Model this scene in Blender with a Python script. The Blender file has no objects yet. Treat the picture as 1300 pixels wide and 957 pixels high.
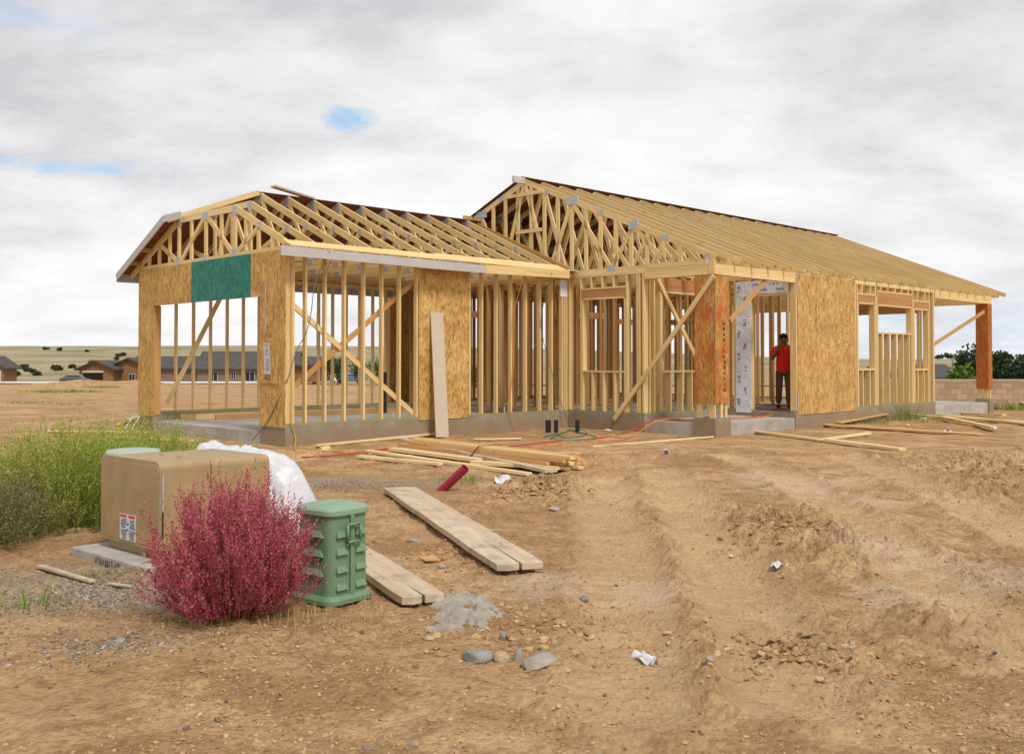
import bpy, bmesh, math, random
import numpy as np
from mathutils import Vector, Matrix
R = math.radians
random.seed(7); rng = np.random.default_rng(7)
scene = bpy.context.scene
col = scene.collection

# ------------------------------------------------------------------ camera
EYE = 1.08                      # z = 0 is the top of the house slab
F = 1264.0
PITCH = math.atan((458 - 434) / F)
cd = bpy.data.cameras.new('camera'); cam = bpy.data.objects.new('camera', cd); col.objects.link(cam)
cam.location = (0, 0, EYE); cam.rotation_euler = (math.pi / 2 + PITCH, 0, 0)
cd.sensor_width = 36; cd.sensor_fit = 'HORIZONTAL'; cd.lens = 36 * F / 1300
cd.shift_y = -44.5 / 1300
cd.clip_start = 0.05; cd.clip_end = 6000
scene.camera = cam

# ------------------------------------------------------------------ sky and sun
SUN_EL, SUN_AZ = R(52), R(150)          # azimuth clockwise from +Y: behind the camera, to its right
world = bpy.data.worlds.new('World'); scene.world = world; world.use_nodes = True
nt = world.node_tree; nt.nodes.clear()
def N(tree, t, **kw):
    n = tree.nodes.new(t)
    for k, v in kw.items():
        if k == 'ins':
            for i, val in v.items():
                n.inputs[i].default_value = val
        else: setattr(n, k, v)
    return n
def build_world():
    L = nt.links.new
    out = N(nt, 'ShaderNodeOutputWorld'); bg = N(nt, 'ShaderNodeBackground'); bg.inputs[1].default_value = 0.10
    L(bg.outputs[0], out.inputs[0])
    sky = N(nt, 'ShaderNodeTexSky', sky_type='NISHITA', sun_disc=False, sun_elevation=SUN_EL, sun_rotation=SUN_AZ,
            air_density=1.0, dust_density=1.6)
    tc = N(nt, 'ShaderNodeTexCoord')
    sep = N(nt, 'ShaderNodeSeparateXYZ'); L(tc.outputs['Generated'], sep.inputs[0])
    def M(op, a=None, b=None, c=None, clamp=False):
        m = N(nt, 'ShaderNodeMath', operation=op, use_clamp=clamp)
        for i, v in enumerate((a, b, c)):
            if v is None: continue
            if isinstance(v, (int, float)): m.inputs[i].default_value = v
            else: L(v, m.inputs[i])
        return m.outputs[0]
    zz = M('MAXIMUM', sep.outputs[2], 0.0)
    den = M('ADD', zz, 0.30)
    px = M('DIVIDE', sep.outputs[0], den); py = M('DIVIDE', sep.outputs[1], den)
    cmb = N(nt, 'ShaderNodeCombineXYZ'); L(px, cmb.inputs[0]); L(py, cmb.inputs[1])
    def noise(scale, detail, rough, off, dist=0.0, sx=1.0):
        mp = N(nt, 'ShaderNodeMapping'); mp.inputs['Location'].default_value = off
        mp.inputs['Scale'].default_value = (sx, 1.0, 1.0)
        L(cmb.outputs[0], mp.inputs[0])
        n = N(nt, 'ShaderNodeTexNoise'); n.inputs['Scale'].default_value = scale; n.inputs['Detail'].default_value = detail
        n.inputs['Roughness'].default_value = rough; n.inputs['Distortion'].default_value = dist
        L(mp.outputs[0], n.inputs['Vector']); return n.outputs['Fac']
    big = noise(1.1, 4, 0.5, (3.1, 1.7, 0), 0.2, 0.9)
    fine = noise(4.2, 9, 0.60, (1.3, 8.2, 0), 0.25, 0.8)
    f = M('ADD', M('MULTIPLY', big, 0.55), M('MULTIPLY', fine, 0.45))
    # clouds: thicker grey high up, brighter towards the horizon
    lift = M('MULTIPLY', zz, 0.30)
    f2 = M('SUBTRACT', f, M('SUBTRACT', lift, 0.07))
    ramp = N(nt, 'ShaderNodeValToRGB'); L(f2, ramp.inputs[0])
    e = ramp.color_ramp.elements
    e[0].position = 0.37; e[0].color = (3.55, 3.52, 3.66, 1)
    e[1].position = 0.66; e[1].color = (5.75, 5.75, 5.75, 1)
    m = ramp.color_ramp.elements.new(0.46); m.color = (4.45, 4.42, 4.52, 1)
    m = ramp.color_ramp.elements.new(0.55); m.color = (5.15, 5.13, 5.2, 1)
    # holes that show the blue behind, broken up by noise
    wob = noise(9.0, 8, 0.66, (7, 2, 0), 0.3)
    mask = None
    def hole(xpx, ypx, rx, ry, s):
        nonlocal mask
        ax = (xpx - 650) / F; b = -(ypx - 434) / F
        c, sn = math.cos(PITCH), math.sin(PITCH)
        d = Vector((ax, c - b * sn, sn + b * c)).normalized()
        dx = M('DIVIDE', M('SUBTRACT', sep.outputs[0], d.x), rx); dz = M('DIVIDE', M('SUBTRACT', sep.outputs[2], d.z), ry)
        front = M('GREATER_THAN', sep.outputs[1], 0.0)
        r2 = M('SQRT', M('ADD', M('MULTIPLY', dx, dx), M('MULTIPLY', dz, dz)))
        v = M('SUBTRACT', 1.15, r2)
        v = M('ADD', v, M('MULTIPLY', M('SUBTRACT', wob, 0.5), 4.4))
        v = M('MULTIPLY', M('MULTIPLY', v, front), s, clamp=True)
        mask = v if mask is None else M('MAXIMUM', mask, v)
    hole(440, 152, 0.028, 0.012, 0.9)
    hole(65, 212, 0.070, 0.009, 0.9)
    hole(20, 10, 0.06, 0.015, 0.5)
    hole(1240, 425, 0.22, 0.045, 0.33)
    blue = N(nt, 'ShaderNodeMix', data_type='RGBA', blend_type='MIX'); blue.inputs[0].default_value = 0.75
    L(sky.outputs[0], blue.inputs[6]); blue.inputs[7].default_value = (2.6, 3.7, 4.9, 1)
    mix = N(nt, 'ShaderNodeMix', data_type='RGBA'); L(mask, mix.inputs[0]); L(ramp.outputs[0], mix.inputs[6]); L(blue.outputs[2], mix.inputs[7])
    L(mix.outputs[2], bg.inputs[0])
build_world()
sl = bpy.data.lights.new('sun', 'SUN'); sl.energy = 1.5; sl.angle = R(13); sl.color = (1.0, 0.955, 0.89)
so = bpy.data.objects.new('sun', sl); col.objects.link(so)
sd = Vector((math.sin(SUN_AZ) * math.cos(SUN_EL), math.cos(SUN_AZ) * math.cos(SUN_EL), math.sin(SUN_EL)))
so.rotation_euler = sd.to_track_quat('Z', 'Y').to_euler(); so.location = (8, -12, 20)
vs = scene.view_settings
vs.view_transform = 'Standard'; vs.look = 'None'; vs.exposure = 0.85; vs.gamma = 1.0; vs.use_curve_mapping = False
scene.cycles.max_bounces = 8; scene.cycles.diffuse_bounces = 4
scene.cycles.use_denoising = True

# ------------------------------------------------------------------ helpers
def ray(x, y):
    a = (x - 650) / F; b = -(y - 434) / F
    c, s = math.cos(PITCH), math.sin(PITCH)
    return Vector((a, c - b * s, s + b * c))
def onz(x, y, z):
    d = ray(x, y); t = (z - EYE) / d.z
    return Vector((d.x * t, d.y * t, z))
TH = R(44.6)
HO = onz(362, 541, 0.0)
HM = Matrix.Translation(HO) @ Matrix.Rotation(TH, 4, 'Z')
def tag(o, label=None, cat=None, group=None, kind=None):
    if label: o['label'] = label
    if cat: o['category'] = cat
    if group: o['group'] = group
    if kind: o['kind'] = kind
    return o
def empty(name, loc, rz=0.0):
    o = bpy.data.objects.new(name, None); col.objects.link(o); o.location = loc; o.rotation_euler = (0, 0, rz)
    o.empty_display_size = 0.2
    return o
class MB:
    """collects boxes, prisms and tubes, builds ONE mesh object"""
    def __init__(s): s.v = []; s.f = []; s.uv = []; s.m = []
    def quadset(s, vs, faces, uvs, mi=0):
        b = len(s.v); s.v += [tuple(p) for p in vs]
        for fc, uv in zip(faces, uvs):
            s.f.append([b + i for i in fc]); s.uv += uv; s.m.append(mi)
    def board(s, p0, p1, w, t, n=(0, 0, 1), mi=0):
        """bar from p0 to p1; w is its size along n, t across"""
        p0, p1 = Vector(p0), Vector(p1); a = p1 - p0; L = a.length
        if L < 1e-6: return s
        a.normalize(); n = Vector(n); n = n - a * n.dot(a)
        if n.length < 1e-5: n = Vector((1, 0, 0)) - a * a.x
        n.normalize(); c = a.cross(n)
        vs = []
        for q in (p0, p1):
            for i, j in ((-1, -1), (1, -1), (1, 1), (-1, 1)):
                vs.append(q + n * (w / 2 * i) + c * (t / 2 * j))
        o = random.random() * 40; k = random.random() * 40
        fs, us = [], []
        dims = (w, t, w, t); acc = 0
        for i in range(4):
            j = (i + 1) % 4
            fs.append([i, j, 4 + j, 4 + i][::-1])
            us.append([(o, k + acc), (o, k + acc + dims[i]), (o + L, k + acc + dims[i]), (o + L, k + acc)][::-1]); acc += dims[i]
        fs.append([0, 1, 2, 3]); us.append([(o, k), (o, k + w), (o + .02, k + w), (o + .02, k)])
        fs.append([7, 6, 5, 4]); us.append([(o, k), (o, k + w), (o + .02, k + w), (o + .02, k)])
        s.quadset(vs, fs, us, mi); return s
    def box(s, lo, hi, mi=0):
        lo, hi = Vector(lo), Vector(hi); d = hi - lo; c = (lo + hi) / 2
        ax = max(range(3), key=lambda i: d[i])
        e = [Vector((1, 0, 0)), Vector((0, 1, 0)), Vector((0, 0, 1))]
        nn = e[(ax + 1) % 3]; a = e[ax] * (d[ax] / 2)
        return s.board(c - a, c + a, d[(ax + 1) % 3], d[(ax + 2) % 3], nn, mi)
    def panel(s, lo, hi, mi=0):
        """box whose uv are metres on every face (sheet goods)"""
        x0, y0, z0 = lo; x1, y1, z1 = hi
        vs = [(x0, y0, z0), (x1, y0, z0), (x1, y1, z0), (x0, y1, z0), (x0, y0, z1), (x1, y0, z1), (x1, y1, z1), (x0, y1, z1)]
        o = random.random() * 30
        fs = [[3, 2, 1, 0], [4, 5, 6, 7], [0, 1, 5, 4], [1, 2, 6, 5], [2, 3, 7, 6], [3, 0, 4, 7]]
        pr = [(0, 1), (0, 1), (0, 2), (1, 2), (0, 2), (1, 2)]
        us = [[(vs[i][a] + o, vs[i][b] + o) for i in f] for f, (a, b) in zip(fs, pr)]
        s.quadset(vs, fs, us, mi); return s
    def prism(s, poly, z0, z1, mi=0):
        n = len(poly); vs = [(x, y, z0) for x, y in poly] + [(x, y, z1) for x, y in poly]
        fs = [list(range(n))[::-1], [n + i for i in range(n)]]
        us = [[(poly[i][0], poly[i][1]) for i in range(n)][::-1], [p for p in poly]]
        acc = 0
        for i in range(n):
            j = (i + 1) % n; d = math.dist(poly[i], poly[j])
            fs.append([i, j, n + j, n + i]); us.append([(acc, z0), (acc + d, z0), (acc + d, z1), (acc, z1)]); acc += d
        s.quadset(vs, fs, [[tuple(q) for q in u] for u in us], mi); return s
    def tube(s, pts, r, k=6, mi=0, r1=None, cap=True):
        pts = [Vector(p) for p in pts]; n = len(pts); b = len(s.v)
        up = None; acc = 0; accs = []
        for i, p in enumerate(pts):
            t = (pts[min(i + 1, n - 1)] - pts[max(i - 1, 0)]).normalized()
            if up is None:
                up = Vector((0, 0, 1)) if abs(t.z) < .9 else Vector((1, 0, 0))
            up = (up - t * up.dot(t)).normalized(); c = t.cross(up)
            if isinstance(r, (list, tuple)): rr = r[i]
            else: rr = r if r1 is None else r + (r1 - r) * i / (n - 1)
            for j in range(k):
                an = 2 * math.pi * j / k
                s.v.append(tuple(p + up * (math.cos(an) * rr) + c * (math.sin(an) * rr)))
            if i: acc += (p - pts[i - 1]).length
            accs.append(acc)
        for i in range(n - 1):
            for j in range(k):
                jj = (j + 1) % k
                s.f.append([b + i * k + j, b + i * k + jj, b + (i + 1) * k + jj, b + (i + 1) * k + j])
                s.uv += [(accs[i], j / k), (accs[i], (j + 1) / k), (accs[i + 1], (j + 1) / k), (accs[i + 1], j / k)]; s.m.append(mi)
        if cap:
            s.f.append([b + j for j in range(k)][::-1]); s.uv += [(0, 0)] * k; s.m.append(mi)
            s.f.append([b + (n - 1) * k + j for j in range(k)]); s.uv += [(0, 0)] * k; s.m.append(mi)
        return s
    def build(s, name, mats, parent=None, loc=None, smooth=False, bevel=0, seg=2):
        me = bpy.data.meshes.new(name); me.from_pydata(s.v, [], s.f)
        if not isinstance(mats, (list, tuple)): mats = [mats]
        for m in mats: me.materials.append(m)
        ul = me.uv_layers.new(name='UVMap')
        ul.data.foreach_set('uv', np.array(s.uv, dtype=np.float32).ravel())
        me.polygons.foreach_set('material_index', s.m)
        if smooth: me.polygons.foreach_set('use_smooth', [True] * len(s.f))
        me.update()
        o = bpy.data.objects.new(name, me); col.objects.link(o)
        if parent: o.parent = parent
        if loc is not None: o.location = loc
        if bevel:
            md = o.modifiers.new('bevel', 'BEVEL'); md.width = bevel; md.segments = seg; md.limit_method = 'ANGLE'; md.angle_limit = R(40)
        return o
def raw(name, verts, faces, mat, parent=None, smooth=False):
    me = bpy.data.meshes.new(name)
    verts = np.asarray(verts, dtype=np.float32); faces = np.asarray(faces, dtype=np.int32)
    nv, nf, k = len(verts), len(faces), faces.shape[1]
    me.vertices.add(nv); me.vertices.foreach_set('co', verts.ravel())
    me.loops.add(nf * k); me.loops.foreach_set('vertex_index', faces.ravel())
    me.polygons.add(nf); me.polygons.foreach_set('loop_start', np.arange(0, nf * k, k, dtype=np.int32))
    me.polygons.foreach_set('loop_total', np.full(nf, k, dtype=np.int32))
    for m in (mat if isinstance(mat, (list, tuple)) else [mat]): me.materials.append(m)
    me.update(calc_edges=True); me.validate()
    me.polygons.foreach_set('use_smooth', np.full(nf, bool(smooth)))
    o = bpy.data.objects.new(name, me); col.objects.link(o)
    if parent: o.parent = parent
    return o

# ------------------------------------------------------------------ materials
def newmat(name, rough=0.8, spec=0.3):
    m = bpy.data.materials.new(name); m.use_nodes = True
    t = m.node_tree; b = t.nodes['Principled BSDF']
    b.inputs['Roughness'].default_value = rough; b.inputs['Specular IOR Level'].default_value = spec
    return m, t, b
def ramp(t, src, stops):
    r = t.nodes.new('ShaderNodeValToRGB'); e = r.color_ramp.elements
    e[0].position, e[0].color = stops[0][0], (*stops[0][1], 1)
    e[1].position, e[1].color = stops[-1][0], (*stops[-1][1], 1)
    for p, c in stops[1:-1]:
        x = e.new(p); x.color = (*c, 1)
    t.links.new(src, r.inputs[0]); return r.outputs[0]
def noise(t, vec, scale, detail=4, rough=0.55, dist=0.0):
    n = t.nodes.new('ShaderNodeTexNoise'); n.inputs['Scale'].default_value = scale; n.inputs['Detail'].default_value = detail
    n.inputs['Roughness'].default_value = rough; n.inputs['Distortion'].default_value = dist
    if vec is not None: t.links.new(vec, n.inputs['Vector'])
    return n.outputs['Fac']
def mapping(t, vec, scale, loc=(0, 0, 0), rot=(0, 0, 0)):
    m = t.nodes.new('ShaderNodeMapping'); m.inputs['Scale'].default_value = scale; m.inputs['Location'].default_value = loc
    m.inputs['Rotation'].default_value = rot
    t.links.new(vec, m.inputs[0]); return m.outputs[0]
def mixc(t, fac, a, b, mode='MIX'):
    m = t.nodes.new('ShaderNodeMix'); m.data_type = 'RGBA'; m.blend_type = mode
    for i, v in ((0, fac), (6, a), (7, b)):
        if isinstance(v, (int, float)): m.inputs[i].default_value = v
        elif isinstance(v, tuple): m.inputs[i].default_value = (*v, 1)
        else: t.links.new(v, m.inputs[i])
    return m.outputs[2]
def math_(t, op, a, b=None, clamp=False):
    m = t.nodes.new('ShaderNodeMath'); m.operation = op; m.use_clamp = clamp
    for i, v in enumerate((a, b)):
        if v is None: continue
        if isinstance(v, (int, float)): m.inputs[i].default_value = v
        else: t.links.new(v, m.inputs[i])
    return m.outputs[0]
def bump(t, b, h, strength=0.3, dist=0.01):
    n = t.nodes.new('ShaderNodeBump'); n.inputs['Strength'].default_value = strength; n.inputs['Distance'].default_value = dist
    t.links.new(h, n.inputs['Height']); t.links.new(n.outputs[0], b.inputs['Normal'])
def uvn(t): return t.nodes.new('ShaderNodeTexCoord').outputs['UV']
def objn(t): return t.nodes.new('ShaderNodeTexCoord').outputs['Object']
def island(t): return t.nodes.new('ShaderNodeNewGeometry').outputs['Random Per Island']

def lumber(name, lo, mid, hi, knots=True, rough=0.75, stain=0.0):
    m, t, b = newmat(name, rough, 0.25)
    uv = uvn(t); ri = island(t)
    tone = ramp(t, ri, [(0.0, tuple(x * k for x, k in zip(lo, (.86, .78, .72)))), (0.12, lo), (0.5, mid), (0.85, hi), (1.0, tuple(min(.85, x * k) for x, k in zip(hi, (1.04, 1.08, 1.2))))])
    g = noise(t, mapping(t, uv, (1.3, 38, 1)), 1.6, 5, 0.6, 0.4)
    g2 = noise(t, mapping(t, uv, (0.5, 7, 1)), 1.2, 3, 0.5, 0.8)
    grain = ramp(t, g, [(0.3, (0.84, 0.79, 0.70)), (0.62, (1.05, 1.05, 1.04))])
    c = mixc(t, 0.75, tone, grain, 'MULTIPLY')
    band = ramp(t, g2, [(0.35, (0.86, 0.79, 0.68)), (0.65, (1.05, 1.05, 1.05))])
    c = mixc(t, 0.8, c, band, 'MULTIPLY')
    if knots:
        vo = t.nodes.new('ShaderNodeTexVoronoi'); vo.inputs['Scale'].default_value = 1.0
        t.links.new(mapping(t, uv, (3.2, 11, 1)), vo.inputs['Vector'])
        k = ramp(t, vo.outputs['Distance'], [(0.08, (1, 1, 1)), (0.17, (0, 0, 0))])
        sel = ramp(t, vo.outputs['Color'], [(0.72, (0, 0, 0)), (0.75, (1, 1, 1))])
        kk = math_(t, 'MULTIPLY', k, sel)
        c = mixc(t, math_(t, 'MULTIPLY', kk, 0.75), c, (0.23, 0.10, 0.035))
    if stain:
        s = noise(t, objn(t), 5.0, 4, 0.6)
        c = mixc(t, math_(t, 'MULTIPLY', ramp(t, s, [(0.5, (0, 0, 0)), (0.68, (1, 1, 1))]), stain), c, (0.33, 0.27, 0.21))
    t.links.new(c, b.inputs['Base Color'])
    bump(t, b, g, 0.25, 0.004)
    return m
def osb(name, tones, dark=0.55, red=0.0):
    m, t, b = newmat(name, 0.78, 0.25)
    uv = uvn(t)
    def flakes(rot, sc, loc):
        v = t.nodes.new('ShaderNodeTexVoronoi'); v.inputs['Scale'].default_value = 1; v.inputs['Randomness'].default_value = 1
        dn = t.nodes.new('ShaderNodeTexNoise'); dn.inputs['Scale'].default_value = 6; t.links.new(uv, dn.inputs['Vector'])
        ad = t.nodes.new('ShaderNodeVectorMath'); ad.operation = 'MULTIPLY_ADD'
        t.links.new(dn.outputs['Color'], ad.inputs[0]); ad.inputs[1].default_value = (0.10, 0.10, 0); t.links.new(uv, ad.inputs[2])
        t.links.new(mapping(t, ad.outputs[0], sc, loc, (0, 0, rot)), v.inputs['Vector'])
        return v
    f1 = flakes(0.25, (42, 13, 1), (0, 0, 0)); f2 = flakes(-0.45, (36, 11, 1), (5, 3, 0)); f3 = flakes(1.1, (50, 16, 1), (9, 1, 0))
    c1 = ramp(t, f1.outputs['Color'], [(0.1, tones[0]), (0.5, tones[1]), (0.95, tones[2])])
    c2 = ramp(t, f2.outputs['Color'], [(0.1, tones[1]), (0.5, tones[2]), (0.9, tones[0])])
    c = mixc(t, ramp(t, f2.outputs['Color'], [(0.45, (0, 0, 0)), (0.5, (1, 1, 1))]), c1, c2)
    d = ramp(t, f3.outputs['Color'], [(0.10, (1, 1, 1)), (0.22, (0, 0, 0))])
    c = mixc(t, math_(t, 'MULTIPLY', d, dark), c, (0.20, 0.085, 0.025))
    big = noise(t, uv, 2.2, 4, 0.6, 0.6)
    c = mixc(t, 0.8, c, ramp(t, big, [(0.35, (0.78, 0.70, 0.62)), (0.66, (1.08, 1.06, 1.04))]), 'MULTIPLY')
    if red:
        rn = noise(t, mapping(t, uv, (3, 1.6, 1), (2, 7, 0)), 1.7, 5, 0.65, 0.5)
        c = mixc(t, math_(t, 'MULTIPLY', ramp(t, rn, [(0.44, (0, 0, 0)), (0.62, (1, 1, 1))]), red), c, (0.46, 0.10, 0.018))
    t.links.new(c, b.inputs['Base Color'])
    bump(t, b, f1.outputs['Distance'], 0.2, 0.004)
    return m
def plain(name, colr, rough=0.6, spec=0.4, var=0.12, vs=3.0, metal=0.0, bmp=0.0, bs=60):
    m, t, b = newmat(name, rough, spec); b.inputs['Metallic'].default_value = metal
    o = objn(t); n = noise(t, o, vs, 5, 0.6)
    lo = tuple(x * (1 - var) for x in colr); hi = tuple(min(1, x * (1 + var)) for x in colr)
    t.links.new(ramp(t, n, [(0.3, lo), (0.7, hi)]), b.inputs['Base Color'])
    if bmp: bump(t, b, noise(t, o, bs, 4, 0.6), bmp, 0.01)
    return m
MT = {}
MT['lumber'] = lumber('pine_lumber', (0.62, 0.44, 0.18), (0.74, 0.555, 0.265), (0.80, 0.64, 0.36))
MT['lumber_dark'] = lumber('brown_and_shaded_pine', (0.43, 0.235, 0.085), (0.52, 0.30, 0.115), (0.58, 0.37, 0.16))  # brown boards, and indoor framing with its shade put into the colour
MT['header'] = lumber('engineered_header', (0.42, 0.20, 0.085), (0.47, 0.24, 0.11), (0.50, 0.27, 0.12), knots=False)
MT['treated'] = lumber('treated_sill', (0.26, 0.27, 0.10), (0.30, 0.30, 0.12), (0.34, 0.33, 0.14))
MT['weathered'] = lumber('weathered_plank', (0.46, 0.36, 0.25), (0.52, 0.42, 0.30), (0.58, 0.47, 0.35), stain=0.85)
MT['redwood'] = lumber('fir_boards', (0.56, 0.31, 0.13), (0.62, 0.37, 0.16), (0.68, 0.43, 0.20))
MT['osb'] = osb('oriented_strand_board', ((0.40, 0.22, 0.06), (0.56, 0.34, 0.10), (0.70, 0.48, 0.19)))
MT['osb_red'] = osb('red_stained_strand_board', ((0.36, 0.16, 0.04), (0.52, 0.27, 0.07), (0.60, 0.38, 0.13)), red=0.75)
MT['osb_rust'] = osb('rust_strand_board', ((0.30, 0.10, 0.025), (0.42, 0.16, 0.04), (0.50, 0.22, 0.06)), red=0.6)
MT['osb_shade'] = osb('roof_sheathing', ((0.13, 0.045, 0.02), (0.19, 0.068, 0.032), (0.25, 0.10, 0.048)), dark=0.3)  # darkened strand board: the shade under the roof is put into its colour
def teal():
    m = osb('teal_strand_board', ((0.022, 0.17, 0.14), (0.035, 0.23, 0.185), (0.06, 0.29, 0.235)), dark=0.18); return m
MT['teal'] = teal()
MT['primed'] = plain('grey_primed_fascia', (0.47, 0.46, 0.44), 0.6, 0.3, 0.08)
MT['beige'] = plain('beige_board', (0.56, 0.46, 0.35), 0.7, 0.3, 0.05)
MT['galv'] = plain('galvanised_plate', (0.44, 0.46, 0.50), 0.5, 0.5, 0.2, 30, metal=0.3)
def concrete(name, c, edge=0.25):
    m, t, b = newmat(name, 0.9, 0.2); o = objn(t)
    n = noise(t, o, 2.5, 8, 0.65, 0.3); n2 = noise(t, mapping(t, o, (1, 1, 6)), 1.2, 4)
    k = ramp(t, n, [(0.3, tuple(x * .72 for x in c)), (0.7, tuple(x * 1.15 for x in c))])
    k = mixc(t, 0.5, k, ramp(t, n2, [(0.35, (.75, .72, .68)), (0.65, (1.05, 1.05, 1.05))]), 'MULTIPLY')
    # dirt splashed on the lower stem wall
    sp = t.nodes.new('ShaderNodeSeparateXYZ'); t.links.new(o, sp.inputs[0])
    w = math_(t, 'ADD', sp.outputs[2], math_(t, 'MULTIPLY', n, 0.25))
    k = mixc(t, ramp(t, w, [(-0.0, (0.7, 0.7, 0.7)), (0.13, (0, 0, 0))]) if edge else 0.0, k, (0.30, 0.20, 0.11))
    t.links.new(k, b.inputs['Base Color']); bump(t, b, noise(t, o, 35, 6, 0.7), 0.3, 0.01); return m
MT['concrete'] = concrete('concrete', (0.33, 0.31, 0.275), 0)
MT['stem'] = concrete('stem_wall_concrete', (0.30, 0.275, 0.23), 0.3)
MT['slabtop'] = concrete('slab_concrete', (0.46, 0.42, 0.38), 0)
MT['black'] = plain('black_plastic', (0.016, 0.016, 0.017), 0.5, 0.4)
MT['white'] = plain('white_plastic', (0.64, 0.64, 0.66), 0.45, 0.4, 0.06, 5)
MT['paper'] = plain('white_paper', (0.60, 0.60, 0.61), 0.8, 0.2, 0.08, 20)
MT['ink'] = plain('black_ink', (0.05, 0.04, 0.035), 0.8, 0.2)
MT['stampink'] = plain('faded_stamp_ink', (0.26, 0.135, 0.045), 0.8, 0.2)
MT['blueink'] = plain('blue_print', (0.12, 0.22, 0.60), 0.7, 0.2)
MT['redink'] = plain('red_print', (0.60, 0.03, 0.03), 0.6, 0.3)

# ------------------------------------------------------------------ ground
_perm = np.random.default_rng(3).integers(0, 2 ** 31, 1024)
def _h(ix, iy):
    n = (ix.astype(np.int64) * 374761393 + iy.astype(np.int64) * 668265263) & 0x7fffffff
    n = (n ^ (n >> 13)) * 1274126177 & 0x7fffffff
    return ((n ^ (n >> 16)) & 0xffff) / 65535.0
def vnoise(x, y):
    ix, iy = np.floor(x), np.floor(y); fx, fy = x - ix, y - iy
    fx = fx * fx * fx * (fx * (fx * 6 - 15) + 10); fy = fy * fy * fy * (fy * (fy * 6 - 15) + 10)
    a = _h(ix, iy); b = _h(ix + 1, iy); c = _h(ix, iy + 1); d = _h(ix + 1, iy + 1)
    return (a * (1 - fx) + b * fx) * (1 - fy) + (c * (1 - fx) + d * fx) * fy - 0.5
def fbm(x, y, o=4, g=0.5):
    s = 0; a = 1
    for i in range(o):
        s = s + a * vnoise(x * 2 ** i + 17.3 * i, y * 2 ** i - 9.1 * i); a *= g
    return s
def gpt(px, py, z=-0.45): p = onz(px, py, z); return (p.x, p.y)
TRACKS = [[gpt(1330, 840), gpt(1180, 735), gpt(1085, 660), gpt(1000, 612), gpt(930, 590)],
          [gpt(1010, 890), gpt(960, 780), gpt(905, 690), gpt(870, 640), gpt(845, 610)],
          [gpt(800, 900), gpt(800, 780), gpt(790, 700), gpt(770, 650), gpt(770, 620)],
          [gpt(1320, 690), gpt(1240, 650), gpt(1150, 615), gpt(1080, 590)]]
MOUNDS = [(gpt(690, 625), 0.55, 0.10), (gpt(1000, 665), 0.7, 0.09), (gpt(1040, 700), 0.6, 0.07), (gpt(590, 660), 0.5, 0.04),
          (gpt(620, 690), 0.35, 0.05), (gpt(1000, 830), 0.35, 0.05), (gpt(1230, 630), 0.8, 0.07), (gpt(1290, 600), 1.2, 0.14),
          (gpt(1075, 527, -.35), 0.9, 0.22), (gpt(740, 590, -.4), 0.7, 0.05), (gpt(560, 640), 0.5, 0.03), (gpt(255, 720), 0.5, 0.07), (gpt(1200, 800), 0.5, 0.05)]
def smooth(a, b, x):
    t = np.clip((x - a) / (b - a), 0, 1); return t * t * (3 - 2 * t)
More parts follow.
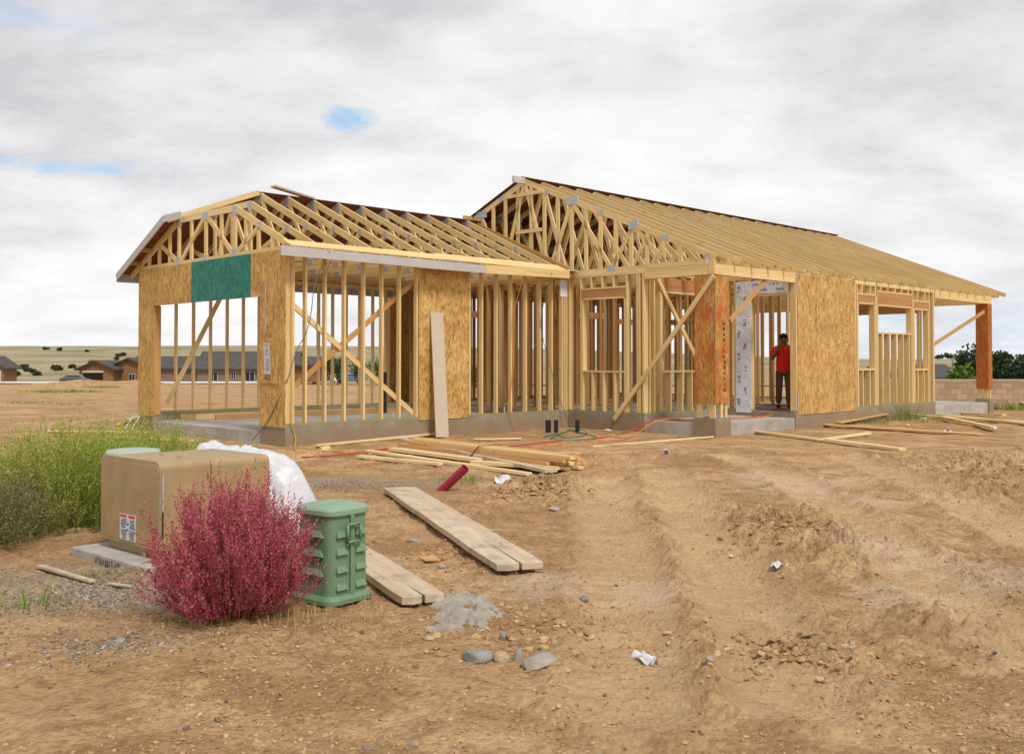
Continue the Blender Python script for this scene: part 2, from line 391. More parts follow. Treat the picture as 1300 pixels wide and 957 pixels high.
def ground_z(x, y, fine=True):
    x = np.asarray(x, float); y = np.asarray(y, float)
    z = -0.46 + 0.115 * smooth(8, 15.5, y)
    far = np.clip(y - 24, 0, 170)
    z = z - far * 0.0162
    hy = np.clip((y - 240) / 420, 0, 1); hh = hy * hy * (3 - 2 * hy)
    side = smooth(-60, 260, x)
    z = z + hh * (13.2 * (1 - side) + 5.0 * side) * (1 + 0.10 * fbm(x / 160, y / 160, 3))
    z = z + np.where(y > 60, 0.5 * fbm(x / 30, y / 30, 3) * smooth(60, 140, y), 0)
    # the dirt berm far off on the left
    for bx, by, br, bh in ((-41.5, 96, 3.2, .75), (-36.5, 99, 2.6, .55), (-48, 92, 3, 0.4)):
        z = z + bh * np.exp(-(((x - bx) / br) ** 2 + ((y - by) / 4.0) ** 2)) * (1 + 0.3 * fbm(x, y, 3))
    near = 1 - smooth(22, 40, y)
    if fine:
        z = z + near * (0.050 * fbm(x * 0.7, y * 0.7, 3) + 0.016 * fbm(x * 2.3 + 5, y * 2.3, 3))
        lump = fbm(x * 9, y * 9, 5, 0.68); lane = np.zeros(x.shape)
        for tr in TRACKS:
            best = np.full(x.shape, 9.0); sl = np.zeros(x.shape); acc = 0
            for (ax, ay), (bx, by) in zip(tr[:-1], tr[1:]):
                dx, dy = bx - ax, by - ay; L = math.hypot(dx, dy)
                t = np.clip(((x - ax) * dx + (y - ay) * dy) / (L * L), 0, 1)
                sgn = np.sign((x - ax) * dy - (y - ay) * dx)
                d = np.hypot(x - ax - t * dx, y - ay - t * dy)
                m = d < np.abs(best); best = np.where(m, d * sgn, best); sl = np.where(m, acc + t * L, sl); acc += L
            w = np.exp(-(best / 0.27) ** 4); lane = np.maximum(lane, np.exp(-(best / 0.40) ** 4))
            berm = np.exp(-((np.abs(best) - 0.36) / 0.08) ** 2)
            lug = np.sin(sl * 2 * np.pi / 0.15 + np.abs(best) * 9)
            z = z + near * (w * (-0.034 + 0.017 * np.clip(lug * 1.7, -1, 1) * np.clip(0.75 + 1.2 * fbm(x * 2, y * 2, 2), .15, 1)) + 0.022 * berm * (1 + 2 * lump))
        rough = np.clip(0.35 + 1.5 * fbm(x * 0.8 + 30, y * 0.8 - 11, 3), 0.08, 1.1) * near * (1 - .72 * lane)
        global LANE
        LANE = lane * near
        z = z + rough * (0.022 * lump + 0.020 * np.maximum(fbm(x * 5.5 + 3, y * 5.5, 3), 0.06) + 0.030 * np.maximum(vnoise(x * 13, y * 13) - .05, 0) + 0.024 * np.maximum(vnoise(x * 24 + 7, y * 24) - .02, 0))
        z = z + near * 0.006 * np.abs(vnoise(x * 17 + 3, y * 17 + 8))
        for (mx, my), mr, mh in MOUNDS:
            g = np.exp(-((x - mx) ** 2 + (y - my) ** 2) / (mr * mr))
            z = z + mh * g * (1 + 1.5 * lump)
    # keep the soil below the top of the foundation
    return z
def gz(x, y): return float(ground_z(np.array([x]), np.array([y]))[0])
def build_ground():
    ys = [-25, -12, -6, -2, 0.5, 1.6, 2.4]; y = 2.9
    while y < 30: ys.append(y); y += max(0.013, 0.0042 * y) if y < 17 else 0.02 * y
    while y < 900: ys.append(y); y *= 1.045
    ys += [1000, 1300, 2000, 3500]
    xs = list(np.arange(-4.6, 6.4, 0.018))
    s = 0.04; x = xs[-1]
    while x < 2500: x += s; xs.append(x); s *= 1.06
    s = 0.04; x = xs[0]
    while x > -2500: x -= s; xs.insert(0, x); s *= 1.06
    xs = np.array(xs); ys = np.array(ys)
    X, Y = np.meshgrid(xs, ys); Z = ground_z(X, Y); lane_ = LANE.copy()
    n, m = X.shape; V = np.stack([X.ravel(), Y.ravel(), Z.ravel()], 1)
    i = np.arange(n * m).reshape(n, m)
    Fc = np.stack([i[:-1, :-1].ravel(), i[:-1, 1:].ravel(), i[1:, 1:].ravel(), i[1:, :-1].ravel()], 1)
    m_, t, b = newmat('dirt', 0.95, 0.12); o = objn(t)
    n1 = noise(t, o, 0.55, 6, 0.6, 0.3); n2 = noise(t, o, 4.5, 8, 0.66, 0.4); n3 = noise(t, o, 30, 7, 0.75)
    c = ramp(t, n1, [(0.30, (0.43, 0.258, 0.124)), (0.50, (0.56, 0.362, 0.188)), (0.70, (0.66, 0.465, 0.265))])
    c = mixc(t, 0.85, c, ramp(t, n2, [(0.30, (0.58, 0.50, 0.42)), (0.47, (0.96, 0.95, 0.94)), (0.72, (1.14, 1.14, 1.14))]), 'MULTIPLY')
    c = mixc(t, 0.6, c, ramp(t, n3, [(0.32, (0.60, 0.54, 0.47)), (0.55, (1.08, 1.08, 1.08))]), 'MULTIPLY')
    loose_ = noise(t, o, 1.1, 7, 0.68, 0.5)
    c = mixc(t, math_(t, 'MULTIPLY', ramp(t, loose_, [(0.45, (0, 0, 0)), (0.57, (1, 1, 1))]), 0.72), c, mixc(t, n3, (0.20, 0.105, 0.042), (0.42, 0.25, 0.115)))
    crumb = t.nodes.new('ShaderNodeTexVoronoi'); crumb.inputs['Scale'].default_value = 34; t.links.new(o, crumb.inputs['Vector'])
    c = mixc(t, 0.55, c, ramp(t, crumb.outputs['Color'], [(0.1, (0.66, 0.60, 0.54)), (0.5, (1, 1, 1)), (0.9, (1.15, 1.15, 1.15))]), 'MULTIPLY')
    la = t.nodes.new('ShaderNodeAttribute'); la.attribute_name = 'compacted'
    c = mixc(t, math_(t, 'MULTIPLY', la.outputs['Fac'], math_(t, 'ADD', 0.25, math_(t, 'MULTIPLY', n2, 0.7), True)), c, mixc(t, n3, (0.50, 0.325, 0.170), (0.67, 0.475, 0.275)))
    # dried pale silt left by puddles
    sp = t.nodes.new('ShaderNodeSeparateXYZ'); t.links.new(o, sp.inputs[0])
    def blob(px, py, rx, ry):
        gx, gy = gpt(px, py)
        dx = math_(t, 'DIVIDE', math_(t, 'SUBTRACT', sp.outputs[0], gx), rx); dy = math_(t, 'DIVIDE', math_(t, 'SUBTRACT', sp.outputs[1], gy), ry)
        r = math_(t, 'SQRT', math_(t, 'ADD', math_(t, 'MULTIPLY', dx, dx), math_(t, 'MULTIPLY', dy, dy)))
        v = math_(t, 'SUBTRACT', 1.0, r)
        return math_(t, 'MULTIPLY', math_(t, 'ADD', v, math_(t, 'MULTIPLY', math_(t, 'SUBTRACT', n2, 0.5), 3.2)), 1.8, True)
    pale = None
    for a in ((1275, 735, .55, .75), (1120, 700, .45, .8), (1150, 760, .4, .5), (820, 745, .35, .5), (1000, 620, .8, 1.0), (1110, 640, .3, .6), (690, 740, .4, .5)):
        v = blob(*a); pale = v if pale is None else math_(t, 'MAXIMUM', pale, v)
    c = mixc(t, math_(t, 'MULTIPLY', pale, 0.42), c, (0.60, 0.47, 0.35))
    # grey gravel around the transformer pad and the strip behind it
    grey = None
    for a in ((150, 745, 1.3, 0.8), (60, 730, 1.2, .6), (430, 618, .9, .6), (500, 620, .9, .35)):
        v = blob(*a); grey = v if grey is None else math_(t, 'MAXIMUM', grey, v)
    c = mixc(t, math_(t, 'MULTIPLY', grey, 0.6), c, ramp(t, n3, [(0.3, (0.17, 0.14, 0.105)), (0.65, (0.40, 0.34, 0.27))]))
    # dry prairie grass beyond the building site
    fy = ramp(t, math_(t, 'DIVIDE', sp.outputs[1], 400.0), [(0.42, (0, 0, 0)), (0.58, (1, 1, 1))])
    g1 = noise(t, o, 0.035, 6, 0.62)
    gcol = ramp(t, g1, [(0.34, (0.215, 0.20, 0.10)), (0.5, (0.33, 0.275, 0.165)), (0.66, (0.42, 0.34, 0.235))])
    gcol = mixc(t, 0.7, gcol, ramp(t, noise(t, o, 0.5, 5, .7), [(0.3, (.7, .7, .65)), (.65, (1.1, 1.1, 1.1))]), 'MULTIPLY')
    c = mixc(t, fy, c, gcol)
    t.links.new(c, b.inputs['Base Color'])
    h = math_(t, 'ADD', math_(t, 'MULTIPLY', n2, 0.55), math_(t, 'ADD', math_(t, 'MULTIPLY', n3, 0.4), math_(t, 'MULTIPLY', crumb.outputs['Distance'], -0.25)))
    bump(t, b, h, 1.0, 0.055)
    g = raw('ground', V, Fc, m_, smooth=True)
    at = g.data.attributes.new('compacted', 'FLOAT', 'POINT'); at.data.foreach_set('value', lane_.astype(np.float32).ravel()); tag(g, kind='structure'); return g
build_ground()

# ------------------------------------------------------------------ house
house = empty('timber_frame_house', HO, TH)
tag(house, 'unfinished wooden house with open stud walls, roof trusses and strand board panels', 'house')
def hw(u, v, z): return HM @ Vector((u, v, z))
L_, D_ = MT['lumber'], MT['lumber_dark']
VR, VL, UG, UB, UE = -3.72, 6.42, 6.95, 16.95, 20.9
PV, DU = -2.05, 9.9          # porch back wall line and door wall line
PT = 2.91                    # top of the double top plate
# foundation
poly = [(UG, 5.57), (UG, PV), (DU, PV), (DU, VR), (UB, VR), (UB, VL), (UG, VL)]
MB().prism(poly[::-1], -0.62, 0.0).build('foundation', MT['stem'], house)
fb = MB()
fb.prism([(0, 0), (6.947, 0), (6.947, .2), (.2, .2), (.2, .78), (0, .78)], -0.66, 0.0)
fb.prism([(0, 4.88), (.2, 4.88), (.2, 5.37), (6.947, 5.37), (6.947, 5.57), (0, 5.57)], -0.66, 0.0)
fb.build('stem_wall', MT['stem'], house)
MB().prism([(.01, .783), (.203, .783), (.203, .203), (6.944, .203), (6.944, 5.367), (.203, 5.367), (.203, 4.877), (.01, 4.877)], -0.62, -0.13).build('garage_slab', MT['slabtop'], house)
MB().prism([(6.96, VR + .02), (DU - .003, VR + .02), (DU - .003, PV - .003), (6.96, PV - .003)], -0.62, -0.11).build('porch_slab', MT['slabtop'], house)
MB().prism([(UB + .003, VR + .02), (UE - .05, VR + .02), (UE - .05, VL), (UB + .003, VL)], -0.62, -0.10).build('patio_slab', MT['slabtop'], house)

def wbox(w, s0, s1, z0, z1, d0=0.0, d1=None):
    ax, outer, sg, dep = w
    if d1 is None: d1 = dep
    a, b = sorted((outer + sg * d0, outer + sg * d1))
    return ((s0, a, z0), (s1, b, z1)) if ax == 'u' else ((a, s0, z0), (b, s1, z1))
NST = 0
def frame(name, w, s0, s1, gaps=(), top=True):
    """plates of a stud wall; gaps are door openings in the sill"""
    m = MB(); a = s0
    for g0, g1 in sorted(gaps):
        if g0 > a: m.box(*wbox(w, a, g0, 0.001, .038), mi=1)
        a = g1
    if a < s1: m.box(*wbox(w, a, s1, 0.001, .038), mi=1)
    if top:
        m.box(*wbox(w, s0, s1, 2.831, 2.869)); m.box(*wbox(w, s0, s1, 2.871, PT))
    return m.build(name, [L_, MT['treated']], house)
def stud(fr, w, s, z0=.039, z1=2.830, t=.038, d0=.001, d1=None, mat=None, name='stud'):
    global NST
    NST += 1
    if d1 is None: d1 = w[3] - .001
    return MB().box(*wbox(w, s - t / 2, s + t / 2, z0, z1, d0, d1)).build(name, mat or L_, fr)
def header(fr, w, s0, s1, z0, z1, d0=.004, d1=None, mat=None):
    if d1 is None: d1 = w[3] - .004
    return MB().box(*wbox(w, s0, s1, z0, z1, d0, d1)).build('header', mat or MT['header'], fr)
def sheet(fr, w, s0, s1, z0, z1, mat, name='sheathing_panel', d0=-.013, d1=-.001):
    return MB().panel(*wbox(w, s0, s1, z0, z1, d0, d1)).build(name, mat, fr)

# garage side wall, facing the camera on its right
WGS = ('u', 0.0, 1, .089)
f = frame('wall_frame', WGS, 0.092, 6.94)
for s in (.112, .155, .40, .79, 1.19, 1.60, 2.00, 2.40, 2.80, 4.12, 4.45, 4.85, 5.25, 5.68, 6.10, 6.46, 6.78, 6.85, 6.92):
    stud(f, WGS, s)
sheet(f, WGS, 2.83, 4.07, -0.02, 2.80, MT['osb'])
for s in (1.0, 2.2, 5.0, 6.3):      # hold-down anchors on the sill
    MB().box(*wbox(WGS, s + .03, s + .06, .038, .16, -.006, .0)).build('anchor_strap', MT['galv'], f)
# temporary bracing inside that wall
MB().board((.20, .112, 2.02), (2.80, .112, .10), .089, .038, (0, 0, 1)).build('brace', L_, f)
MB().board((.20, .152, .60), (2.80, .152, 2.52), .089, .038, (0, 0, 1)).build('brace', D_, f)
# garage far wall
WGL = ('u', 5.57, -1, .089)
f = frame('wall_frame', WGL, 0.092, 6.94)
for k in range(17): stud(f, WGL, .385 + .393 * k)
MB().board((.55, 5.44, .20), (1.75, 5.44, 2.45), .089, .038, (0, 0, 1)).build('brace', L_, f)
# garage front with the wide door opening
WGF = ('v', 0.0, 1, .089)
f = frame('wall_frame', WGF, 0.0, 5.57, gaps=[(.78, 4.88)])
for s in (.02, .06, .40, .72, .758, 4.90, 4.94, 5.25, 5.51, 5.55): stud(f, WGF, s, z1=2.829)
header(f, WGF, .78, 4.88, 2.21, 2.60, mat=L_)
for k in range(10): stud(f, WGF, .98 + .41 * k, 2.602, 2.829, name='cripple_stud')
for s0, s1, z0, z1 in ((-.012, .776, -.03, 2.935), (4.884, 5.57, -.03, 2.935), (.786, 1.10, 2.18, 2.935), (3.287, 4.05, 2.18, 2.935), (4.062, 4.876, 2.18, 2.935)):
    sheet(f, WGF, s0, s1, z0, z1, MT['osb'])
sheet(f, WGF, 1.102, 3.285, 2.185, 2.937, MT['teal'], 'weather_barrier_panel', -.014, -.001)
for s, nm in ((.787, 0), (4.873, 1)):
    MB().box(*wbox(WGF, s - .006, s + .006, -.005, 2.178, -.012, .14)).build('door_jamb', D_, f)
MB().box(*wbox(WGF, .80, 4.86, 2.196, 2.208, -.012, .14)).build('door_jamb', L_, f)
for s in (.62, 5.08): MB().box(*wbox(WGF, s - .012, s + .012, 1.55, 2.45, -.016, -.0132)).build('steel_strap', MT['galv'], f)
# board with permits nailed on the right pier
nb = MB().panel(*wbox(WGF, .22, .78, .70, 1.47, -.035, -.018)).build('notice_board', MT['osb'], f)
MB().panel(*wbox(WGF, .44, .61, 1.06, 1.38, -.0385, -.0362)).build('permit_sheet', MT['paper'], nb)
MB().panel(*wbox(WGF, .40, .60, .86, 1.13, -.041, -.0390)).build('permit_sheet', MT['paper'], nb)
tx = MB(); rr = random.Random(4)
for zc, lo_, hi_, sp_ in ((1.32, .46, .59, .016), (1.19, .46, .59, .013), (1.09, .46, .59, .012)):
    pass
for k in range(9):
    z = 1.35 - k * .022
    if 2 <= k <= 4: continue
    tx.box(*wbox(WGF, .455 + rr.random() * .02, .595 - rr.random() * .05, z, z + .006, -.0398, -.0388))
tx.board((-.0393, .50, 1.30), (-.0393, .545, 1.25), .012, .001, (0, 0, 1)).board((-.0393, .545, 1.30), (-.0393, .52, 1.24), .012, .001, (0, 0, 1))
for k in range(11):
    z = 1.105 - k * .02
    tx.box(*wbox(WGF, .415 + rr.random() * .02, .585 - rr.random() * .06, z, z + .006, -.0425, -.0415))
tx.build('small_print', MT['ink'], nb)
# house number written by hand on the board
nu = MB(); uo = -.0368
def stroke(a, b): nu.board((uo, a[0], a[1]), (uo, b[0], b[1]), .012, .0012, (0, .4, 1))
for pts in (((.60, .83), (.605, .765)), ((.555, .825), (.56, .765)), ((.53, .825), (.50, .77), (.53, .765), (.525, .80), (.50, .795)), ((.40, .83), (.465, .83), (.465, .80), (.41, .795), (.415, .768), (.47, .765))):
    for a, b in zip(pts[:-1], pts[1:]): stroke(a, b)
nu.build('handwritten_number', MT['ink'], nb)
# gable wall between the garage and the porch
WGW = ('v', UG, 1, .139)
f = frame('wall_frame', WGW, PV, -.002)
for s in (-.03, -.36, -1.60, -1.88, -1.93, -2.02): stud(f, WGW, s)
for s in (-.40, -1.56): stud(f, WGW, s, z1=2.36)
header(f, WGW, -1.578, -.382, 2.40, 2.57)
MB().box(*wbox(WGW, -1.54, -.42, 2.361, 2.397)).build('header_plate', L_, f)
MB().box(*wbox(WGW, -1.578, -.382, 2.572, 2.608)).build('header_plate', L_, f)
MB().box(*wbox(WGW, -1.54, -.42, .842, .878)).build('sill', L_, f)
for s in (-.68, -.98, -1.28): stud(f, WGW, s, z1=.840, name='cripple_stud'); stud(f, WGW, s + .03, 2.61, 2.829, name='cripple_stud')
# wall along the porch
WPS = ('u', PV, 1, .139)
f = frame('wall_frame', WPS, UG + .142, DU - .002)
for s in (7.15, 7.30, 7.50, 8.98, 9.35, 9.75): stud(f, WPS, s)
for s in (7.545, 8.935): stud(f, WPS, s, z1=2.47)
header(f, WPS, 7.525, 8.955, 2.51, 2.77)
MB().box(*wbox(WPS, 7.57, 8.91, 2.471, 2.507)).build('header_plate', L_, f)
MB().box(*wbox(WPS, 7.57, 8.91, .842, .878)).build('sill', L_, f)
for s in (7.85, 8.25, 8.6): stud(f, WPS, s, z1=.840, name='cripple_stud'); stud(f, WPS, s, 2.772, 2.829, name='cripple_stud')
# wall with the entry door
WD = ('v', DU, 1, .139)
f = frame('wall_frame', WD, VR + .142, PV + .137, gaps=[(-3.58, -2.66)])
for s in (-2.64, -2.60, -2.25, -2.06): stud(f, WD, s)
header(f, WD, VR + .142, -2.62, 2.52, 2.77)
MB().box(*wbox(WD, -3.57, -2.66, 2.46, 2.517)).build('door_head', L_, f)
def tyvek():
    m, t, b = newmat('house_wrap', 0.5, 0.4); uv = uvn(t)
    br = t.nodes.new('ShaderNodeTexBrick'); br.inputs['Scale'].default_value = 1.0
    br.inputs['Brick Width'].default_value = 0.50; br.inputs['Row Height'].default_value = 0.22
    br.inputs['Mortar Size'].default_value = 0.082; br.inputs['Mortar Smooth'].default_value = 0.0; br.offset = .5
    return m, t, b, uv
def make_wrap():
    m, t, b = newmat('house_wrap', 0.45, 0.4)
    n = noise(t, objn(t), 3.0, 4, 0.6)
    t.links.new(ramp(t, n, [(0.3, (0.66, 0.68, 0.76)), (0.7, (0.80, 0.81, 0.86))]), b.inputs['Base Color'])
    bump(t, b, noise(t, objn(t), 7, 3, .5, .6), 0.6, 0.03); return m
MT['wrap'] = make_wrap()
wr = MB().panel(*wbox(WD, -2.66, -2.28, -.04, 2.80, -.008, -.001)).panel(*wbox(WD, VR + .15, -2.662, 2.52, 2.80, -.008, -.001)).build('house_wrap', MT['wrap'], f)
pr = MB(); rr = random.Random(9)
for k in range(11):          # broken rows of blue print on the wrap
    z = .12 + k * .245
    for q in range(5):
        a = -2.35 - (.16 if k % 2 else 0) + rr.uniform(-.01, .01)
        if rr.random() < .85: pr.box(*wbox(WD, a - .045, a + .045 * rr.random(), z + q * .031, z + q * .031 + .02, -.0105, -.0085))
for z in (2.58, 2.70):
    a = VR + .25 + (.12 if z > 2.6 else 0)
    while a < -2.75:
        for q in range(7):
            if rr.random() < .8: pr.box(*wbox(WD, a + q * .034, a + q * .034 + .024, z, z + .045 * rr.uniform(.6, 1), -.0105, -.0085))
        a += .42
pr.build('blue_print', MT['blueink'], wr)
# long right wall
WR = ('u', VR, 1, .139)
f = frame('wall_frame', WR, DU + .03, UB)
stud(f, WR, DU + .05, d0=-.002); stud(f, WR, DU + .10)
for a, b in ((DU + .09, 10.775), (10.787, 11.635), (11.647, 12.55)): sheet(f, WR, a, b, -.05, 2.90, MT['osb'])
for s in (10.3, 10.8, 11.2, 11.66, 12.1): stud(f, WR, s)
for s in (12.60, 12.68, 13.60, 13.66, 15.62, 15.68, 16.62, 16.90, 16.85): stud(f, WR, s)
for s in (12.72, 13.55, 13.71, 15.56, 15.73, 16.55): stud(f, WR, s, z1=2.38)
for a, b, z0, z1 in ((12.70, 13.575, 2.43, 2.60), (13.685, 15.595, 2.42, 2.70), (15.705, 16.595, 2.40, 2.56)):
    header(f, WR, a, b, z0, z1)
    MB().box(*wbox(WR, a + .04, b - .04, z0 - .04, z0 - .003)).build('header_plate', L_, f)
    MB().box(*wbox(WR, a, b, z1 + .002, z1 + .036)).build('header_plate', L_, f)
    n = max(2, int((b - a) / .36)); 
    for k in range(n): stud(f, WR, a + (k + .5) * (b - a) / n, z1 + .038, 2.829, name='cripple_stud')
for a, b, zz, ss in ((12.74, 13.53, .86, (12.95, 13.3)), (13.73, 15.54, 1.72, (13.95, 14.32, 14.70, 15.08, 15.42)), (15.75, 16.53, .84, (15.92, 16.28))):
    MB().box(*wbox(WR, a, b, zz, zz + .037)).build('sill', L_, f)
    for s in ss: stud(f, WR, s, z1=zz - .002, name='cripple_stud')
for s in (9.98, 12.57):
    MB().box(*wbox(WR, s - .015, s + .015, 0.03, .45, -.018, -.0135)).build('anchor_strap', MT['galv'], f)
for s in (9.965, 13.63, 15.65, 16.93):
    MB().box(*wbox(WR, s - .012, s + .012, 2.45 if s < 10 else 2.6, 2.97, -.018, -.0135)).build('steel_strap', MT['galv'], f)
def stamp(fr, w, s, z0, z1, seed, d=-.0145):
    r_ = random.Random(seed); m = MB(); z = z0
    while z < z1:
        for q in range(3):
            if r_.random() < .6: m.box(*wbox(w, s + q * .030, s + q * .030 + .016, z, z + r_.uniform(.02, .06), d, d + .0012))
        z += r_.uniform(.07, .12)
    return m.build('faint_stamp', MT['stampink'], fr)
for s_, a_, b_ in ((10.50, 1.0, 2.1), (11.30, .5, 1.5), (12.1, 1.2, 2.3)): stamp(f, WR, s_, a_, b_, int(s_ * 10))
# back wall with a wide opening, seen through the windows
WB = ('v', UB, -1, .139)
f = frame('wall_frame', WB, VR + .142, VL, gaps=[(-3.3, -.9)])
for s in (-3.54, -3.36, -3.32, -.88, -.84, -.45, -.05, .35, .75, 1.9, 2.3, 3.6, 4.0, 4.4, 5.2, 5.6, 6.0, 6.38): stud(f, WB, s)
header(f, WB, -3.34, -.86, 2.32, 2.60)
# left outer wall, boarded over
WL = ('u', VL, -1, .139)
f = frame('wall_frame', WL, UG, UB - .142)
for a, b in ((7.0, 8.2), (10.3, 11.5), (13.303, 14.5)): sheet(f, WL, a, b, -.03, 2.95, MT['osb'])
# partitions indoors: more studs than one would tell apart, one part
ib = MB(); ri_ = random.Random(21)
def part_wall(w, s0, s1, gaps=(), step=.406):
    ib.box(*wbox(w, s0, s1, 2.832, 2.906))
    s = s0 + .02
    while s < s1:
        if not any(a < s < b for a, b in gaps): ib.box(*wbox(w, s - .019, s + .019, .039, 2.83))
        s += step
    a = s0
    for g0, g1 in sorted(gaps):
        ib.box(*wbox(w, a, g0, .001, .038)); a = g1
        for q in (g0 - .03, g0 - .075, g1 + .03, g1 + .075): ib.box(*wbox(w, q - .019, q + .019, .04, 2.828))
        ib.box(*wbox(w, g0 - .01, g1 + .01, 2.10, 2.25))
    ib.box(*wbox(w, a, s1, .001, .038))
for k in range(25): ib.box(*wbox(WL, 7.02 + .406 * k - .019, 7.02 + .406 * k + .019, .039, 2.83))
part_wall(('v', UG + .002, 1, .139), .1, 5.46, gaps=[(2.9, 3.85)])
part_wall(('u', 1.5, 1, .089), 7.12, 12.4, gaps=[(9.0, 9.9)])
part_wall(('u', 3.3, 1, .089), 8.2, 16.7, gaps=[(12.5, 13.4)])
part_wall(('v', 9.2, 1, .089), .2, 6.2, gaps=[(1.7, 2.5)])
part_wall(('v', 10.9, 1, .089), -1.7, 3.2, gaps=[(-1.3, -.5)])
part_wall(('v', 12.4, 1, .089), -2.1, 6.2, gaps=[(.2, 1.1)])
part_wall(('v', 14.3, 1, .089), .4, 6.2, gaps=[(2.1, 3.0)])
part_wall(('u', -.15, 1, .089), 11.1, 14.2, gaps=[(12.9, 13.8)])
part_wall(('u', -.9, 1, .089), 12.5, 14.2)
ib.build('partition_framing', D_, house); house.children[-1]['kind'] = 'stuff'  # darker pine carries the indoor shade in the stud colour

# porch column, beams, patio column
def column_post(u0, u1, v0, v1, mat):
    c = MB().panel((u0, v0, .28), (u1, v1, 2.70)).build('porch_column', mat, house)
    MB().panel((u0 - .02, v0 - .02, -.66), (u1 + .02, v1 + .02, -.002)).build('footing', MT['stem'], c)
    for du, dv, a in ((.03, .03, 1), (.03, v1 - v0 - .15, 1), (u1 - u0 - .08, .04, 0), ((u1 - u0) * .45, .02, 0)):
        MB().box((u0 + du, v0 + dv, .0), (u0 + du + (.04 if a else .07), v0 + dv + (.12 if a else .04), .279)).build('post_leg', L_, c)
    return c
c1 = column_post(UG, UG + .48, VR, VR + .46, MT['osb_red'])
MB().box((UG - .004, VR - .006, .26), (UG + .006, VR - .001, 2.72)).build('corner_bead', MT['teal'], c1)
mk = MB(); rr = random.Random(3)
for k in range(13):      # row of black printing down the right face
    z = .5 + k * .105
    for q in range(4):
        if rr.random() < .8: mk.box((UG + .27 + q * .022, VR - .003, z), (UG + .285 + q * .022, VR - .001, z + rr.uniform(.03, .085)))
mk.build('black_print', MT['ink'], c1)
column_post(UE - .30, UE, VR, VR + .34, MT['osb_rust'])
column_post(UE - .30, UE, 2.0, 2.34, MT['osb_rust'])
def beam(p0, p1, w, t, n=(0, 0, 1), mat=None, name='beam'): return MB().board(p0, p1, w, t, n).build(name, mat or L_, house)
beam((UG + .002, VR + .07, 2.812), (DU + .02, VR + .07, 2.812), .20, .136)
beam((UB + .002, VR + .07, 2.805), (UE, VR + .07, 2.805), .21, .136)
beam((UE - .07, VR + .145, 2.805), (UE - .07, VL, 2.805), .21, .136)
beam((UG + .07, VR + .145, 2.812), (UG + .07, PV - .005, 2.812), .20, .136)
beam((UG + .02, VR + .16, 2.962), (UG + .02, PV - .1, 2.962), .09, .038)
# diagonal bracing on the outside
def brace(p0, p1, nrm, mat=None):
    a = (Vector(p1) - Vector(p0)).cross(Vector(nrm)); return MB().board(p0, p1, .089, .038, a).build('brace', mat or L_, house)
brace((UG - .025, -1.30, -.12), (UG - .025, -3.72, 2.68), (1, 0, 0))
brace((7.30, PV - .022, 2.83), (8.95, PV - .022, .85), (0, 1, 0))
brace((7.55, VR + .06, 1.85), (8.85, VR + .06, 2.70), (0, 1, 0), D_)
brace((UB + .02, VR + .05, 1.50), (UE - .46, VR + .05, 2.47), (0, 1, 0), D_)

# ---- roof trusses
def webs_for(top, a, b): pass
def truss(u, pts_top, v0, v1, zb, webs, mat=None, split=True, plates=(), tails=(0, 0), th=.038, chord=.115):
    """pts_top: polyline of the top chord (v, z); webs: list of ((v,z),(v,z)); all in the plane u"""
    m = MB()
    m.board((u, v0, zb + .045), (u, v1, zb + .045), .089, th, (0, 0, 1))
    for (a, za), (b, zb2) in zip(pts_top[:-1], pts_top[1:]):
        m.board((u, a, za), (u, b, zb2), chord, th, (0, 0, 1))
    if not split:
        for (a, za), (b, zb2) in webs: m.board((u, a, za), (u, b, zb2), .089, th * .92, (0, 1, .3))
        for a, za, w, h in plates: m.panel((u - .022, a - w / 2, za - h / 2), (u + .022, a + w / 2, za + h / 2), 1)
        return m.build('roof_truss', [mat or L_, MT['galv']], house)
    t = m.build('roof_truss', mat or L_, house)
    for (a, za), (b, zb2) in webs:
        MB().board((u, a, za), (u, b, zb2), .089, th * .92, (0, 1, .3)).build('web', mat or L_, t)
    for a, za, w, h in plates:
        MB().panel((u - .022, a - w / 2, za - h / 2), (u + .022, a + w / 2, za + h / 2)).build('connector_plate', MT['galv'], t)
    return t
ZB = PT + .003
GP, GA, GH = .45, 2.785, 3.03        # garage pitch, ridge v, top chord centre height over the wall line
def gtop(v): return GH + GP * (v if v <= GA else 2 * GA - v)
def gweb(vlist): return vlist
